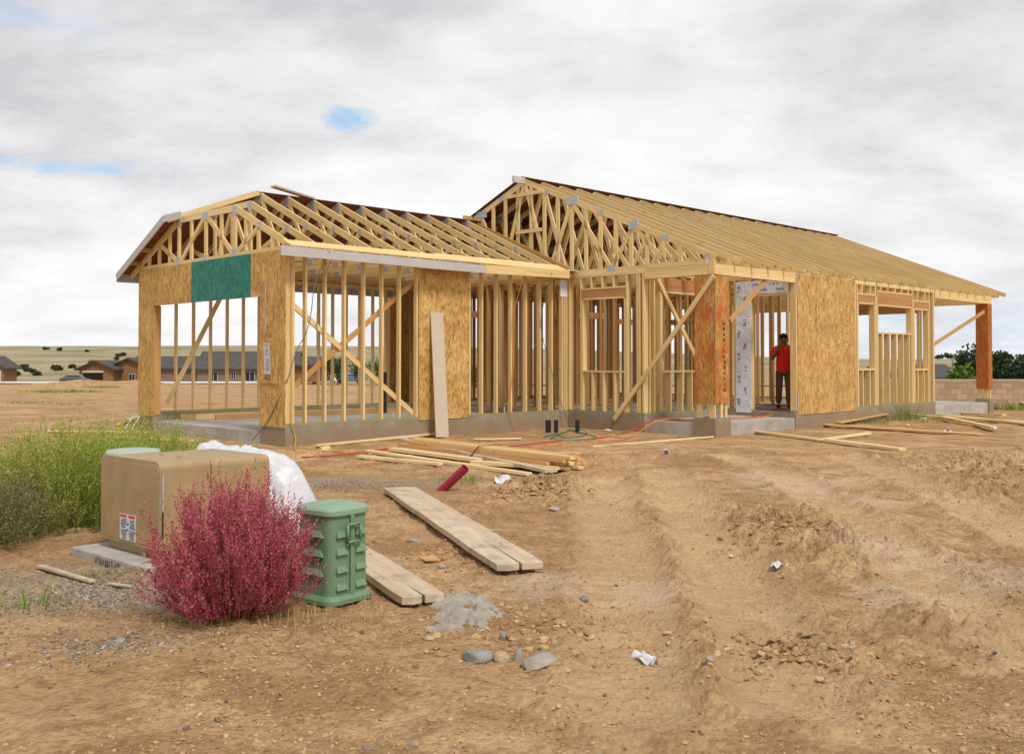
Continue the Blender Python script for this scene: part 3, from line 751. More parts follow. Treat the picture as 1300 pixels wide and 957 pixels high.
for i, u in enumerate([.022, .56] + [1.15 + .597 * k for k in range(10)]):
    if i < 2:
        hz = (3.80, 3.98)[i]; k0 = (hz - GH) / GP; k1 = 2 * GA - k0
        top = [(-.30, gtop(-.30)), (k0, hz), (k1, hz), (5.57 + .42, gtop(5.57 + .42))]
        w = [((k0, hz), (k0, ZB + .05)), ((k1, hz), (k1, ZB + .05)), ((GA, hz), (GA, ZB + .05)),
             ((GA, hz), (k0 + .05, ZB + .06)), ((GA, hz), (k1 - .05, ZB + .06)), ((k0, ZB + .06), (.85, gtop(.85))), ((k1, ZB + .06), (5.57 - .85, gtop(.85)))]
        if i == 0:
            for q in (.45, .9, 1.33, 2.2, 3.35, 4.25, 4.7, 5.15): w.append(((q, min(gtop(q), hz) - .02), (q, ZB + .05)))
        pl = [(k0, hz - .04, .14, .17), (k1, hz - .04, .14, .17), (k0, ZB + .07, .15, .2), (k1, ZB + .07, .15, .2), (GA, hz - .03, .2, .14), (.85, gtop(.85), .12, .1), (GA, ZB + .06, .14, .14)]
        truss(u, top, 0, 5.57, ZB, w, plates=pl)
    else:
        top = [(-.30, gtop(-.30)), (GA, gtop(GA)), (5.57 + .42, gtop(5.57 + .42))]
        zt = gtop(GA) - .05
        w = [((GA - .03, zt), (1.95, ZB + .06)), ((GA + .03, zt), (3.62, ZB + .06)), ((1.95, ZB + .06), (1.15, gtop(1.15) - .03)), ((3.62, ZB + .06), (4.42, gtop(1.15) - .03))]
        pl = [(GA, gtop(GA) - .06, .17, .20), (1.15, gtop(1.15) - .02, .09, .12), (1.95, ZB + .06, .2, .13), (3.62, ZB + .06, .2, .13)]
        truss(u, top, 0, 5.57, ZB, w, plates=pl, mat=L_)
beam((UG - .06, -.25, gtop(-.25) + .03), (UG - .06, 3.05, gtop(2.785) + .07), .12, .038, mat=D_, name='valley_rafter')
# sheathing of the garage's far slope and its grey front edge
def slope_sheet(name, u0, u1, va, za, vb, zb, th, mat, parent=house):
    dv, dz = vb - va, zb - za; L = math.hypot(dv, dz); nx = (-dz / L * th, dv / L * th)
    if nx[1] < 0: nx = (-nx[0], -nx[1])
    vs = [(u0, va, za), (u1, va, za), (u1, vb, zb), (u0, vb, zb)]
    vs += [(x, y + nx[0], z + nx[1]) for x, y, z in vs]
    m = MB(); fs = [[0, 1, 2, 3], [7, 6, 5, 4], [0, 4, 5, 1], [1, 5, 6, 2], [2, 6, 7, 3], [3, 7, 4, 0]]
    us = [[(vs[i][0], math.hypot(vs[i][1] - va, vs[i][2] - za)) for i in fc] for fc in fs]
    m.quadset(vs, fs, us); o = m.build(name, mat, parent)
    # faces outward
    bm = bmesh.new(); bm.from_mesh(o.data); bmesh.ops.recalc_face_normals(bm, faces=bm.faces); bm.to_mesh(o.data); bm.free()
    return o
off = .060
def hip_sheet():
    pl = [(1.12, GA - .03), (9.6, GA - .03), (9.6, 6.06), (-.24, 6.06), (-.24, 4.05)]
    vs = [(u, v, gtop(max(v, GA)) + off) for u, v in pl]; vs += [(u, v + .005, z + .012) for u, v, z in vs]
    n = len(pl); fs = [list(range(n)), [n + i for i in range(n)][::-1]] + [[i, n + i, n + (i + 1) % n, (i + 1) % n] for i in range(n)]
    m = MB(); m.quadset(vs, fs, [[(vs[i][0], vs[i][1]) for i in fc] for fc in fs]); return m.build('roof_sheathing', MT['osb_shade'], house)
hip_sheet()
MB().board((-.16, 3.98, gtop(3.98) + .05), (1.10, 2.74, gtop(2.785) + .045), .10, .04, (0, 0, 1)).build('hip_board', L_, house)
MB().board((-.255, 3.95, gtop(3.95) + .045), (-.255, 6.08, gtop(6.08) + .01), .14, .025, (0, 0, 1)).build('fascia', MT['primed'], house)
MB().board((-.255, 3.95, gtop(3.95) + .05), (-.10, 3.55, 3.86), .13, .025, (0, 0, 1)).build('fascia', MT['primed'], house)
MB().board((-.26, 6.075, gtop(6.06) - .02), (7.0, 6.075, gtop(6.06) - .02), .16, .02, (0, 0, 1)).build('fascia', MT['primed'], house)
for q in (5.0, 5.5): MB().board((-.24, q, gtop(q) + .01), (.0, q, gtop(q) + .01), .089, .038, (0, 0, 1)).build('lookout', D_, house)
# fascia and starter boards along the near eave of the garage
MB().board((-.30, -.335, gtop(-.33) - .02), (4.22, -.335, gtop(-.33) - .035), .155, .025, (0, 0, 1)).build('fascia', MT['primed'], house)
MB().board((4.222, -.335, gtop(-.33) - .035), (6.62, -.335, gtop(-.33) + .01), .165, .028, (0, 0, 1)).build('fascia', L_, house)
slope_sheet('starter_board', -.10, 3.2, -.32, gtop(-.32) + .062, -.06, gtop(-.06) + .062, .019, L_)
slope_sheet('starter_board', 3.205, 6.60, -.32, gtop(-.32) + .062, .0, gtop(.0) + .062, .019, L_)
MB().board((-.03, -.30, gtop(-.30)), (-.03, .02, gtop(.02) + .005), .12, .038, (0, 0, 1)).build('lookout', L_, house)

MP, MA, MH = .408, 1.35, 3.04
def mtop(v): return MH + MP * ((v - VR) if v <= MA else (2 * MA - VR - v))
VLT = 2 * MA - VR
hb = [(.95, .0), (-1.15, 0), (-2.75, 0)]
def mwebs():
    w = []
    for s in (1, -1):
        X = lambda v: MA + s * (v - MA)
        for a, b in (((MA - .02, mtop(MA) - .06), (.62, ZB + .06)), ((.62, ZB + .06), (-.08, mtop(-.08) - .03)), ((-.08, mtop(-.08) - .03), (-1.18, ZB + .06)),
                     ((-1.18, ZB + .06), (-1.75, mtop(-1.75) - .03)), ((-1.75, mtop(-1.75) - .03), (-2.6, ZB + .06))):
            w.append(((X(a[0]), a[1]), (X(b[0]), b[1])))
    return w
mpl = []
for s in (1, -1):
    X = lambda v: MA + s * (v - MA)
    mpl += [(X(-.08), mtop(-.08) - .01, .34, .16), (X(-1.75), mtop(-1.75) - .01, .24, .17), (X(-1.18), ZB + .06, .2, .15), (X(-2.6), ZB + .05, .2, .12), (X(-3.55), ZB + .10, .12, .2), (X(.62), mtop(.62) - .01, .14, .1), (X(-.9), mtop(-.9) - .01, .16, .1), (X(-2.55), mtop(-2.55), .16, .1)]
gw = mwebs()
for k in range(-12, 13):
    v = MA - .21 + .405 * k if k <= 0 else MA + .21 + .405 * (k - 1)
    if VR + .5 < v < VLT - .5: gw.append(((v, mtop(v) - .03), (v, ZB + .05)))
gt = truss(UG + .045, [(VR - .0, mtop(VR)), (MA, mtop(MA)), (VLT + .40, mtop(VLT + .40))], VR + .03, VLT, ZB, gw, plates=mpl)
for v0, v1, z in ((.75, 1.95, 4.82), (.80, 1.60, 3.98)): MB().board((UG + .02, v0, z), (UG + .02, v1, z), .08, .03, (0, 0, 1)).build('blocking', L_, gt)
nT = 24
for k in range(1, nT + 1):
    u = UG + .045 + k * .605
    pl = [(a, b - .035, w * .7, h * .55) for a, b, w, h in mpl if b > 3.2]
    tl = .15 + random.uniform(-.02, .02)
    truss(u, [(VR - tl, mtop(VR - tl)), (MA, mtop(MA) + random.uniform(-.008, .008)), (VLT + .40, mtop(VLT + .40))], VR + .02, VLT, ZB, mwebs(), split=False, plates=pl)
URE = UG + .045 + nT * .605 + .2
off = .061
slope_sheet('roof_sheathing', UG - .02, URE, MA + .02, mtop(MA) + off + .045, VLT + .42, mtop(VLT + .42) + off, .012, MT['osb_shade'])
beam((UG - .30, MA + .02, mtop(MA) + .02), (UG + .05, MA + .02, mtop(MA) + .02), .14, .06, mat=MT['primed'], name='ridge_stub')
beam((UG - .28, 3.05, mtop(3.05) + .03), (UG + .3, 3.05, mtop(3.05) + .03), .089, .038, mat=D_, name='lookout')
for v in (-2.6, -.3): beam((7.2, v, mtop(v) + .085), (7.2 + 8.5, v, mtop(v) + .085), .02, .07, name='bracing_lath') if False else None
# underlayment scrap lying in the valley
MB().panel((6.62, -.32, gtop(-.3) + .085), (6.93, .35, gtop(-.3) + .10)).build('underlayment_scrap', MT['white'], house)
wt = MB().panel((6.70, -.004, 2.45), (6.93, -.001, 2.80)).build('paper_tag', MT['wrap'], house)
print('STUDS', NST)

# ------------------------------------------------------------------ things on the site
def P(px, py, z=None):
    """ground point under a pixel of the survey photo, on the terrain"""
    p = onz(px, py, -0.42 if z is None else z)
    if z is None:
        for _ in range(6):
            p = onz(px, py, gz(p.x, p.y))
    return p
def leafmat(name, stops, rough=0.6, trans=0.25, attr=True):
    m, t, b = newmat(name, rough, 0.25)
    ri = island(t)
    c = ramp(t, ri, stops); t.links.new(c, b.inputs['Base Color'])
    tr = t.nodes.new('ShaderNodeBsdfTranslucent'); t.links.new(c, tr.inputs[0])
    mx = t.nodes.new('ShaderNodeMixShader'); mx.inputs[0].default_value = trans
    out = t.nodes['Material Output']
    t.links.new(b.outputs[0], mx.inputs[1]); t.links.new(tr.outputs[0], mx.inputs[2]); t.links.new(mx.outputs[0], out.inputs[0]); return m
MT['pink'] = leafmat('magenta_foliage', [(0, (0.26, 0.15, 0.05)), (0.12, (0.30, 0.045, 0.06)), (0.4, (0.45, 0.068, 0.115)), (0.75, (0.60, 0.13, 0.20)), (0.92, (0.68, 0.24, 0.29)), (1, (0.44, 0.30, 0.12))])
MT['pinkstem'] = plain('red_stem', (0.30, 0.10, 0.06), 0.7)
MT['greenleaf'] = leafmat('green_foliage', [(0, (0.14, 0.19, 0.018)), (0.4, (0.31, 0.37, 0.045)), (0.8, (0.47, 0.51, 0.10)), (1, (0.55, 0.53, 0.20))])
MT['drygreen'] = leafmat('dry_foliage', [(0, (0.08, 0.095, 0.025)), (0.4, (0.19, 0.19, 0.07)), (0.8, (0.33, 0.30, 0.15)), (1, (0.45, 0.38, 0.24))])
MT['stem'+'green'] = plain('green_stem', (0.22, 0.27, 0.06), 0.7)
MT['straw'] = leafmat('straw', [(0, (0.42, 0.32, 0.14)), (1, (0.60, 0.48, 0.24))])
MT['grass'] = leafmat('grass_blades', [(0, (0.12, 0.20, 0.03)), (0.6, (0.26, 0.33, 0.07)), (1, (0.45, 0.42, 0.17))])
def unit(a): return a / np.maximum(np.linalg.norm(a, axis=-1, keepdims=True), 1e-9)
def quads(c, d, w, L, r):
    """leaf quads (diamonds) at c along d"""
    n = len(c); s = unit(np.cross(d, unit(r.normal(size=(n, 3)))))
    w = np.broadcast_to(np.asarray(w), (n,))[:, None]; L = np.broadcast_to(np.asarray(L), (n,))[:, None]
    p = np.stack([c, c + d * L * .45 + s * w, c + d * L, c + d * L * .45 - s * w], 1)
    return p.reshape(-1, 3)
def bush(name, label, loc, n, rad, h, leaf, stem, seed, spread=1.0, twigs=16, leaves=7, lw=.0035, ll=.018, upright=.75, group=None, flare=.5, twl=.075, cat='shrub', t0=.22, sr=.012):
    r = np.random.default_rng(seed)
    root = empty(name, loc); tag(root, label, cat, group)
    st = MB(); LC, LD = [], []
    for i in range(n):
        az = r.uniform(0, 2 * np.pi); k = r.uniform(0, 1) ** .55
        tilt = k * spread
        out = np.array([math.cos(az), math.sin(az), 0.0])
        hh = h * (1 - .34 * k ** 2) * (r.uniform(.62, 1.0) if r.random() < .9 else r.uniform(1.0, 1.14))
        base = out * rad * .45 * r.uniform(0, 1) * k; base[2] = -.03
        if k > .75 and r.random() < .45: hh *= r.uniform(.25, .8)
        end = out * rad * k * r.uniform(.85, 1.1) + np.array([0, 0, hh])
        mid = base * .3 + end * .55 * np.array([1 + flare * .5, 1 + flare * .5, .85 - .35 * k])
        tt = np.linspace(0, 1, 9)[:, None]
        pts = (1 - tt) ** 2 * base + 2 * tt * (1 - tt) * mid + tt ** 2 * end
        pts += r.normal(size=pts.shape) * .006 * tt
        st.tube([tuple(p) for p in pts[::2]], .0035, 3, r1=.0012, cap=False)
        tw = r.uniform(t0, .97, twigs) ** .8; tw[0] = .9
        f = tw * 8; i0 = np.minimum(f.astype(int), 7); fr = (f - i0)[:, None]
        c = pts[i0] * (1 - fr) + pts[i0 + 1] * fr; ax = unit(pts[i0 + 1] - pts[i0])
        side = unit(np.cross(ax, r.normal(size=ax.shape)))
        d = unit(ax * upright + side * (1 - upright) + np.array([0, 0, .35]))
        tl = twl * r.uniform(.45, 1.25, twigs); tl[0] = twl * 1.2
        cone = sr
        s_ = (np.arange(leaves)[None, :] + r.uniform(0, 1, (twigs, leaves))) / leaves
        rn = unit(r.normal(size=(twigs, leaves, 3)))
        cc = c[:, None] + d[:, None] * (tl[:, None] * s_)[..., None] + rn * (cone * (1.1 - s_) * r.uniform(.1, 1, s_.shape))[..., None]
        dd = unit(d[:, None] * .9 + rn * .8)
        LC.append(cc.reshape(-1, 3)); LD.append(dd.reshape(-1, 3))
    st.build('stem', stem, root); root.children[-1]['kind'] = 'stuff'
    LC = np.concatenate(LC); LD = np.concatenate(LD); m = len(LC)
    V = quads(LC, LD, lw * r.uniform(.7, 1.4, m), ll * r.uniform(.6, 1.4, m), r)
    raw('foliage', V, np.arange(len(V)).reshape(-1, 4), leaf, root)
    return root
def tuft(name, label, loc, n, rad, h, mat, seed, group=None, cat='grass tuft', w=.004, lean=.5):
    r = np.random.default_rng(seed); az = r.uniform(0, 2 * np.pi, n); rr = rad * np.sqrt(r.uniform(0, 1, n))
    b = np.stack([np.cos(az) * rr, np.sin(az) * rr, np.full(n, -.02)], 1)
    hh = h * r.uniform(.35, 1.1, n) * (1 - .5 * rr / rad)
    a2 = az + r.normal(0, .8, n)
    o = np.stack([np.cos(a2), np.sin(a2), np.zeros(n)], 1)
    ln = lean * r.uniform(.2, 1, n)
    m1 = b + o * (hh * ln * .35)[:, None] + np.array([0, 0, 1]) * (hh * .6)[:, None]
    tp = b + o * (hh * ln)[:, None] + np.array([0, 0, 1]) * hh[:, None]
    s = np.stack([-np.sin(a2 + r.normal(0, 1, n)), np.cos(a2), np.zeros(n)], 1) * w
    V = np.stack([b - s, b + s, m1 + s * .8, m1 - s * .8, m1 - s * .8, m1 + s * .8, tp + s * .1, tp - s * .1], 1).reshape(-1, 3)
    # share the middle edge so each blade is one island
    base = np.arange(n)[:, None] * 8
    Fc = np.concatenate([base + np.array([[0, 1, 2, 3]]), base + np.array([[3, 2, 6, 7]])])
    o_ = raw(name, V, Fc, mat); o_.location = loc; tag(o_, label, cat, group); return o_

# transformer cabinet
RT = math.atan2(.74, .672)
tr = empty('transformer_cabinet', (-2.58, 7.30, gz(-2.58, 7.3)), RT)
tag(tr, 'tan steel electrical transformer cabinet on a concrete pad, white warning sticker on its side', 'transformer')
TZ = tr.location.z
def zz(z): return z - TZ
MT['tan'] = plain('tan_paint', (0.37, 0.26, 0.125), 0.42, 0.5, 0.13, 5)
def hood_profile(w, z0, z1, r, inset=0.0, n=8):
    pts = [(inset, z0)]
    for i in range(n + 1):
        a = math.pi - (math.pi / 2) * i / n
        pts.append((inset + r + r * math.cos(a), z1 - inset - r + r * math.sin(a)))
    for i in range(n + 1):
        a = math.pi / 2 - (math.pi / 2) * i / n
        pts.append((w - inset - r + r * math.cos(a), z1 - inset - r + r * math.sin(a)))
    pts.append((w - inset, z0)); return pts
def extrude_x(m, prof, x0, x1):
    n = len(prof); vs = [(x0, y, z) for y, z in prof] + [(x1, y, z) for y, z in prof]
    fs = [list(range(n))[::-1], [n + i for i in range(n)]] + [[i, (i + 1) % n, n + (i + 1) % n, n + i] for i in range(n)]
    m.quadset(vs, fs, [[(vs[i][1], vs[i][2]) for i in fc] for fc in fs]); return m
W_, LN = .91, .95
H0, H1 = zz(-.315), zz(.335)
o = extrude_x(MB(), hood_profile(W_, H0, H1, .055), 0.012, .42).build('hood', MT['tan'], tr, bevel=.004)
o2 = extrude_x(MB(), hood_profile(W_, H0, H1 - .004, .055, .004), .430, LN).build('tank_cover', MT['tan'], tr, bevel=.004)
extrude_x(MB(), hood_profile(W_, H0, H1, .058, -.006), 0.0, .0115).build('hood_rim', MT['tan'], o, bevel=.003)
extrude_x(MB(), hood_profile(W_ - .06, H0 + .03, H1 - .03, .05), -.004, -.0005).build('door_panel', MT['tan'], o, bevel=.002)
for i in range(3): o.data.polygons
MB().panel((.05, .045, zz(-.385)), (LN - .05, W_ - .045, H0 - .002)).build('base_skirt', MT['tan'], tr)
MB().panel((-.16, -.10, zz(-.50)), (LN + .12, W_ + .16, zz(-.387))).build('concrete_pad', MT['slabtop'], tr, bevel=.012)
st_ = MB().panel((-.0085, .335, zz(-.285)), (-.0060, .585, zz(-.088))).build('warning_sticker', MT['paper'], o)
sk = MB(); sb = MB(); sr = MB()
for y0 in (.345, .475):
    sr.panel((-.0102, y0, zz(-.112)), (-.0088, y0 + .10, zz(-.094)))
    sb.panel((-.0102, y0 + (.0 if y0 < .4 else .02), zz(-.195)), (-.0088, y0 + .08, zz(-.176)))
    for k in range(15):
        z = -.126 - k * .0105
        if -.20 < z < -.17: continue
        sk.panel((-.0100, y0 + random.uniform(0, .012), zz(z - .004)), (-.0088, y0 + random.uniform(.06, .10), zz(z)))
sk.board((-.0095, .445, zz(-.215)), (-.0095, .46, zz(-.20)), .008, .001, (0, 0, 1)).board((-.0095, .46, zz(-.20)), (-.0095, .485, zz(-.218)), .008, .001, (0, 0, 1))
sk.board((-.0095, .44, zz(-.16)), (-.0095, .47, zz(-.165)), .012, .001, (0, 0, 1))
sr.build('danger_bar', MT['redink'], st_); sb.build('blue_bar', MT['blueink'], st_); sk.build('small_print', MT['ink'], st_)
MB().panel((-.0015 + .03, .20, zz(-.345)), (.05, .34, zz(-.322))).build('latch', MT['tan'], tr, bevel=.003)
MT['brass'] = plain('brass', (0.50, 0.36, 0.14), 0.4, 0.5, 0.1, 30, metal=0.6)
lk = MB().panel((.005, .215, zz(-.395)), (.03, .255, zz(-.352))).build('padlock', MT['brass'], tr, bevel=.004)
MB().tube([(.018, .222, zz(-.352)), (.018, .222, zz(-.334)), (.018, .235, zz(-.324)), (.018, .248, zz(-.334)), (.018, .248, zz(-.352))], .004, 6).build('shackle', MT['galv'], lk)
MB().panel((.020, -.0065, zz(-.02)), (.034, -.003, zz(.245))).build('hinge_strip', MT['galv'], o)
MB().panel((.022, -.0075, zz(-.22)), (.033, -.003, zz(-.03))).build('label_strip', MT['ink'], o)
for y in (.25, .52): MB().tube([(.30, y, H1 - .004), (.30, y, H1 + .012)], .018, 8).build('bolt_cap', MT['tan'], o)
sm = MB()          # worn black stencil on the pad edge
for k in range(13):
    y = .66 - k * .032
    for q in range(3):
        if random.random() < .8: sm.panel((-.1625, y - .020 * random.uniform(.4, 1), zz(-.475 + q * .022)), (-.1602, y, zz(-.475 + q * .022 + random.uniform(.008, .02))))
sm.build('stencil_mark', MT['ink'], tr)

# green utility pedestal
MT['pgreen'] = plain('pale_green_plastic', (0.150, 0.250, 0.140), 0.5, 0.4, 0.06, 6)
MT['pgreen_lid'] = plain('faded_green_plastic', (0.235, 0.345, 0.235), 0.5, 0.4, 0.06, 6)
pc = Vector((-1.16, 6.46)); pb = gz(pc.x, pc.y) + .012
pd = empty('utility_pedestal', (pc.x, pc.y, pb), R(53))
tag(pd, 'green plastic utility pedestal with louvred sides and a handle, between pink bush and plank', 'utility box')
def rrect(w, d, r, n=6):
    pts = []
    for cx, cy, a0 in ((w / 2 - r, -d / 2 + r, -90), (w / 2 - r, d / 2 - r, 0), (-w / 2 + r, d / 2 - r, 90), (-w / 2 + r, -d / 2 + r, 180)):
        for i in range(n + 1):
            a = R(a0 + 90 * i / n); pts.append((cx + r * math.cos(a), cy + r * math.sin(a)))
    return pts
def loft(m, loops):
    """loops: list of (poly, z), closed at both ends"""
    n = len(loops[0][0]); vs = [(x, y, z) for p, z in loops for x, y in p]
    fs = [[i for i in range(n)][::-1], [(len(loops) - 1) * n + i for i in range(n)]]
    for k in range(len(loops) - 1):
        for i in range(n):
            j = (i + 1) % n; fs.append([k * n + i, k * n + j, (k + 1) * n + j, (k + 1) * n + i])
    m.quadset(vs, fs, [[(vs[i][0], vs[i][2]) for i in fc] for fc in fs]); return m
PW, PH = .355, .605
body = loft(MB(), [(rrect(PW - .01, PW - .01, .07), .0), (rrect(PW - .02, PW - .02, .07), PH - .05)]).build('body', MT['pgreen'], pd)
loft(MB(), [(rrect(PW + .045, PW + .045, .085), .0), (rrect(PW + .045, PW + .045, .085), .03), (rrect(PW + .005, PW + .005, .075), .055)]).build('base_flange', MT['pgreen'], pd, bevel=.004)
lid = loft(MB(), [(rrect(PW + .012, PW + .012, .085), PH - .055), (rrect(PW + .022, PW + .022, .09), PH - .045), (rrect(PW + .022, PW + .022, .09), PH - .018), (rrect(PW - .01, PW - .01, .08), PH), (rrect(PW - .07, PW - .07, .06), PH + .002), (rrect(PW - .09, PW - .09, .055), PH + .010), (rrect(PW - .14, PW - .14, .05), PH + .012)]).build('lid', MT['pgreen_lid'], pd, bevel=.003)
def louvre(face, c, z, w, dp=.022, h=.042):
    """wedge with a sloped top, on the -x or -y face"""
    q = PW / 2 - .008
    a = [(c - w * .36, 0, z + h), (c + w * .36, 0, z + h), (c + w / 2, dp, z), (c - w / 2, dp, z), (c + w / 2, -.006, z - .006), (c - w / 2, -.006, z - .006)]
    fs = [[0, 1, 2, 3], [3, 2, 4, 5], [0, 3, 5], [1, 4, 2], [0, 5, 4, 1]]
    vs = [(-q - d, -s, zz_) if face == 'x' else (s, -q - d, zz_) for s, d, zz_ in a]
    m = MB(); m.quadset(vs, fs, [[(0, 0)] * len(f) for f in fs]); return m.build('louvre', MT['pgreen'], body, bevel=.003)
for z in (.42, .30, .18): louvre('x', .0, z, .21)
for z in (.42, .31, .20, .09):
    for c in (-.082, .082): louvre('y', c, z, .095)
MB().panel((-.016, -PW / 2 - .010, .03), (.016, -PW / 2 + .01, PH - .052)).build('rib', MT['pgreen'], body, bevel=.004)
hd = MB(); yq = -PW / 2 - .022
for a, b in (((-.055, .385), (.055, .385)), ((-.055, .495), (.055, .495)), ((-.055, .385), (-.055, .495)), ((.055, .385), (.055, .495))):
    hd.tube([(a[0], yq, a[1]), (b[0], yq, b[1])], .010, 8)
hd.build('handle', MT['pgreen'], pd, smooth=True)

# low round-lidded box behind the transformer
q = onz(173, 570, .33); bx = (170 - 650) / F * 8.55
gb = empty('round_utility_box', (bx, 8.55, gz(bx, 8.55))); tag(gb, 'pale green round-lidded utility box in the green weeds behind the tan transformer', 'utility box')
def circ(r, n=28): return [(r * math.cos(2 * math.pi * i / n), r * math.sin(2 * math.pi * i / n)) for i in range(n)]
gh = (1.08 - (570 - 458) * 8.55 / F) - gb.location.z
MT['paleg'] = plain('pale_green_lid', (0.37, 0.44, 0.37), 0.5, 0.4, 0.05)
loft(MB(), [(circ(.20), 0), (circ(.20), gh - .06)]).build('body', MT['paleg'], gb, smooth=False)
loft(MB(), [(circ(.225), gh - .085), (circ(.225), gh - .02), (circ(.21), gh - .004), (circ(.15), gh + .004)]).build('lid', MT['paleg'], gb, bevel=.004)

# shrubs
bush('magenta_bush', 'magenta feathery bush in front of the tan transformer cabinet', (-1.655, 5.93, gz(-1.655, 5.93)), 270, .47, .75, MT['pink'], MT['pinkstem'], 11, twigs=10, leaves=28, lw=.0032, ll=.017, upright=.72, twl=.17, t0=.10, sr=.009)
bush('green_bush', 'bright green feathery bush left of the tan transformer', (-4.02, 9.15, gz(-4.02, 9.15)), 420, .80, .86, MT['greenleaf'], MT['stemgreen'], 12, twigs=8, leaves=20, lw=.0030, ll=.024, upright=.75, twl=.26, sr=.016)
bush('green_bush', 'bright green feathery bush behind the round-lidded utility box', (-4.05, 11.0, gz(-4.05, 11.0)), 330, .85, .66, MT['greenleaf'], MT['stemgreen'], 13, twigs=7, leaves=18, lw=.0034, ll=.028, upright=.75, twl=.26, sr=.018)
bush('dry_bush', 'greyish half-dry bush at the left edge beside the green bush', (-4.45, 8.30, gz(-4.45, 8.30)), 280, .66, .46, MT['drygreen'], MT['stemgreen'], 14, twigs=8, leaves=18, lw=.0032, ll=.020, twl=.20, sr=.018)
for i, (px, py, n, rad, h, lab) in enumerate((
        (390, 795, 90, .30, .16, 'straw grass at the foot of the pink bush, towards the green pedestal'),
        (250, 800, 70, .30, .10, 'sparse dry grass at the front left foot of the pink bush'),
        (265, 760, 40, .2, .12, 'short dry grass beside the pink bush, next to gravel'),
        (585, 612, 160, .38, .17, 'yellowish grass tuft behind the maroon pipe'),
        (655, 650, 60, .14, .05, 'small green weed patch by the dirt clods'),
        (1140, 532, 420, .65, .50, 'tall green weeds against the foundation under the right windows'),
        (1095, 538, 160, .6, .30, 'low green weeds beside the long tan board'),
        (1215, 537, 170, .8, .22, 'green grass among the loose boards at right'),
        (1285, 520, 160, 1.0, .35, 'green grass at the foot of the block wall'),
        (785, 549, 90, .30, .12, 'thin green grass by the black pipe stubs'),
        (868, 556, 60, .22, .10, 'few grass blades by the porch column footing'),
        (470, 790, 22, .08, .28, 'tall straw stalks beside the green pedestal'),
        (45, 770, 40, .22, .20, 'small green weed in the lower left gravel'),
        (75, 498, 420, 2.6, .30, 'green weeds on the far dirt at left, in front of the pale slab'),
        (128, 492, 260, 1.8, .28, 'green weeds beside the low far dirt mound'),
        (30, 512, 160, 1.6, .12, 'thin green growth on the dirt at the left edge'),
        (100, 513, 120, 1.4, .10, 'thin green growth on the dirt left of the garage'),
        (128, 730, 40, .15, .10, 'tiny green weed in gravel near the weathered stick'))):
    p = P(px, py)
    tuft('grass_tuft', lab, p, int(n * 1.5), rad, h, w=(.0018 if 'straw' in lab else .004) if py > 520 else .025, mat=MT['straw'] if 'straw' in lab else MT['grass'], seed=40 + i, group='grass tufts and weeds')
wd = P(40, 770)

# planks and boards ---------------------------------------------------
def split_plank(name, label, a, b, w, t, crack, mat, seed, group=None, za=0.0, zb=0.0):
    """thick weathered plank from a (far) to b (near), slit along the grain at its near end"""
    r = random.Random(seed); a = Vector(a); b = Vector(b); L = (b - a).length
    poly = [(0, -w / 2), (0, w / 2)]
    n = 12
    for i in range(1, n): poly.append((L * i / n, w / 2 + r.uniform(-.004, .004)))
    poly += [(L - r.uniform(0, .02), w / 2 - .008), (L - .004, .012), (L - crack * .5, .008), (L - crack, .003), (L - crack * .55, .000), (L - .012, -.006), (L + .01, -w / 4), (L - .02, -w / 2 + .01)]
    for i in range(n - 1, 0, -1): poly.append((L * i / n, -w / 2 + r.uniform(-.004, .004)))
    o = MB().prism(poly[::-1], 0, t).build(name, mat, None, bevel=.006)
    d = (b - a).normalized(); y = Vector((0, 0, 1)).cross(d).normalized(); z = d.cross(y)
    o.matrix_world = Matrix(((d.x, y.x, z.x, a.x), (d.y, y.y, z.y, a.y), (d.z, y.z, z.z, a.z), (0, 0, 0, 1)))
    tag(o, label, 'plank', group); return o
def gp(px, py, up=.03, ref=None): p = P(px, py); return Vector((p.x, p.y, p.z + up))
split_plank('weathered_plank', 'long weathered plank with a split end, lying alone in the dirt at centre', gp(507, 627), gp(661, 729, .03), .36, .048, 1.1, MT['weathered'], 1)
split_plank('weathered_plank', 'weathered plank running from behind the green pedestal to the broken concrete', gp(420, 690, .02), gp(538, 772, .03), .29, .050, .35, MT['weathered'], 2)
def loose(label, pa, pb, w=.14, t=.04, mat=None, group='loose boards lying on the ground', ua=0.0, ub=0.0, name='loose_board', cat='board'):
    a = P(*pa); b = P(*pb); a = Vector((a.x, a.y, a.z + t / 2 + .012 + ua)); b = Vector((b.x, b.y, b.z + t / 2 + .012 + ub))
    mid = (a + b) / 2; d = b - a
    m = MB().board(tuple(a - mid), tuple(b - mid), t, w, (0, 0, 1)); o = m.build(name, mat or L_, None, mid, bevel=.003, seg=1)
    return tag(o, label, cat, group)
loose('long pale board nearest the camera beside the banded lumber, reaching to the grass tuft', (466, 575), (672, 605), .10, .04)
loose('short pale board with its left end furthest left of the lumber pile', (456, 582), (560, 592), .09, .04)
loose('wide grey weathered board lying slantwise across the lumber pile', (514, 568), (700, 603), .20, .045, MT['weathered'], ua=.10, ub=.02)
loose('pale board with a yellow end, under the grey weathered board', (497, 573), (612, 588), .12, .05)
loose('pale yellow board end sticking out at right under the lumber bundle', (600, 590), (722, 598), .14, .05)
loose('thin reddish board poking out of the right end of the lumber bundle', (660, 577), (738, 578), .09, .035, MT['redwood'])
lb = empty('lumber_bundle', P(615, 583)); tag(lb, 'strapped bundle of reddish timber lengths in front of the garage foundation', 'lumber')
a0 = P(522, 566); a1 = P(706, 588); dv = (a1 - a0); dv.z = 0; Lb = dv.length; dv.normalize(); sv = Vector((-dv.y, dv.x, 0))
mid = lb.location
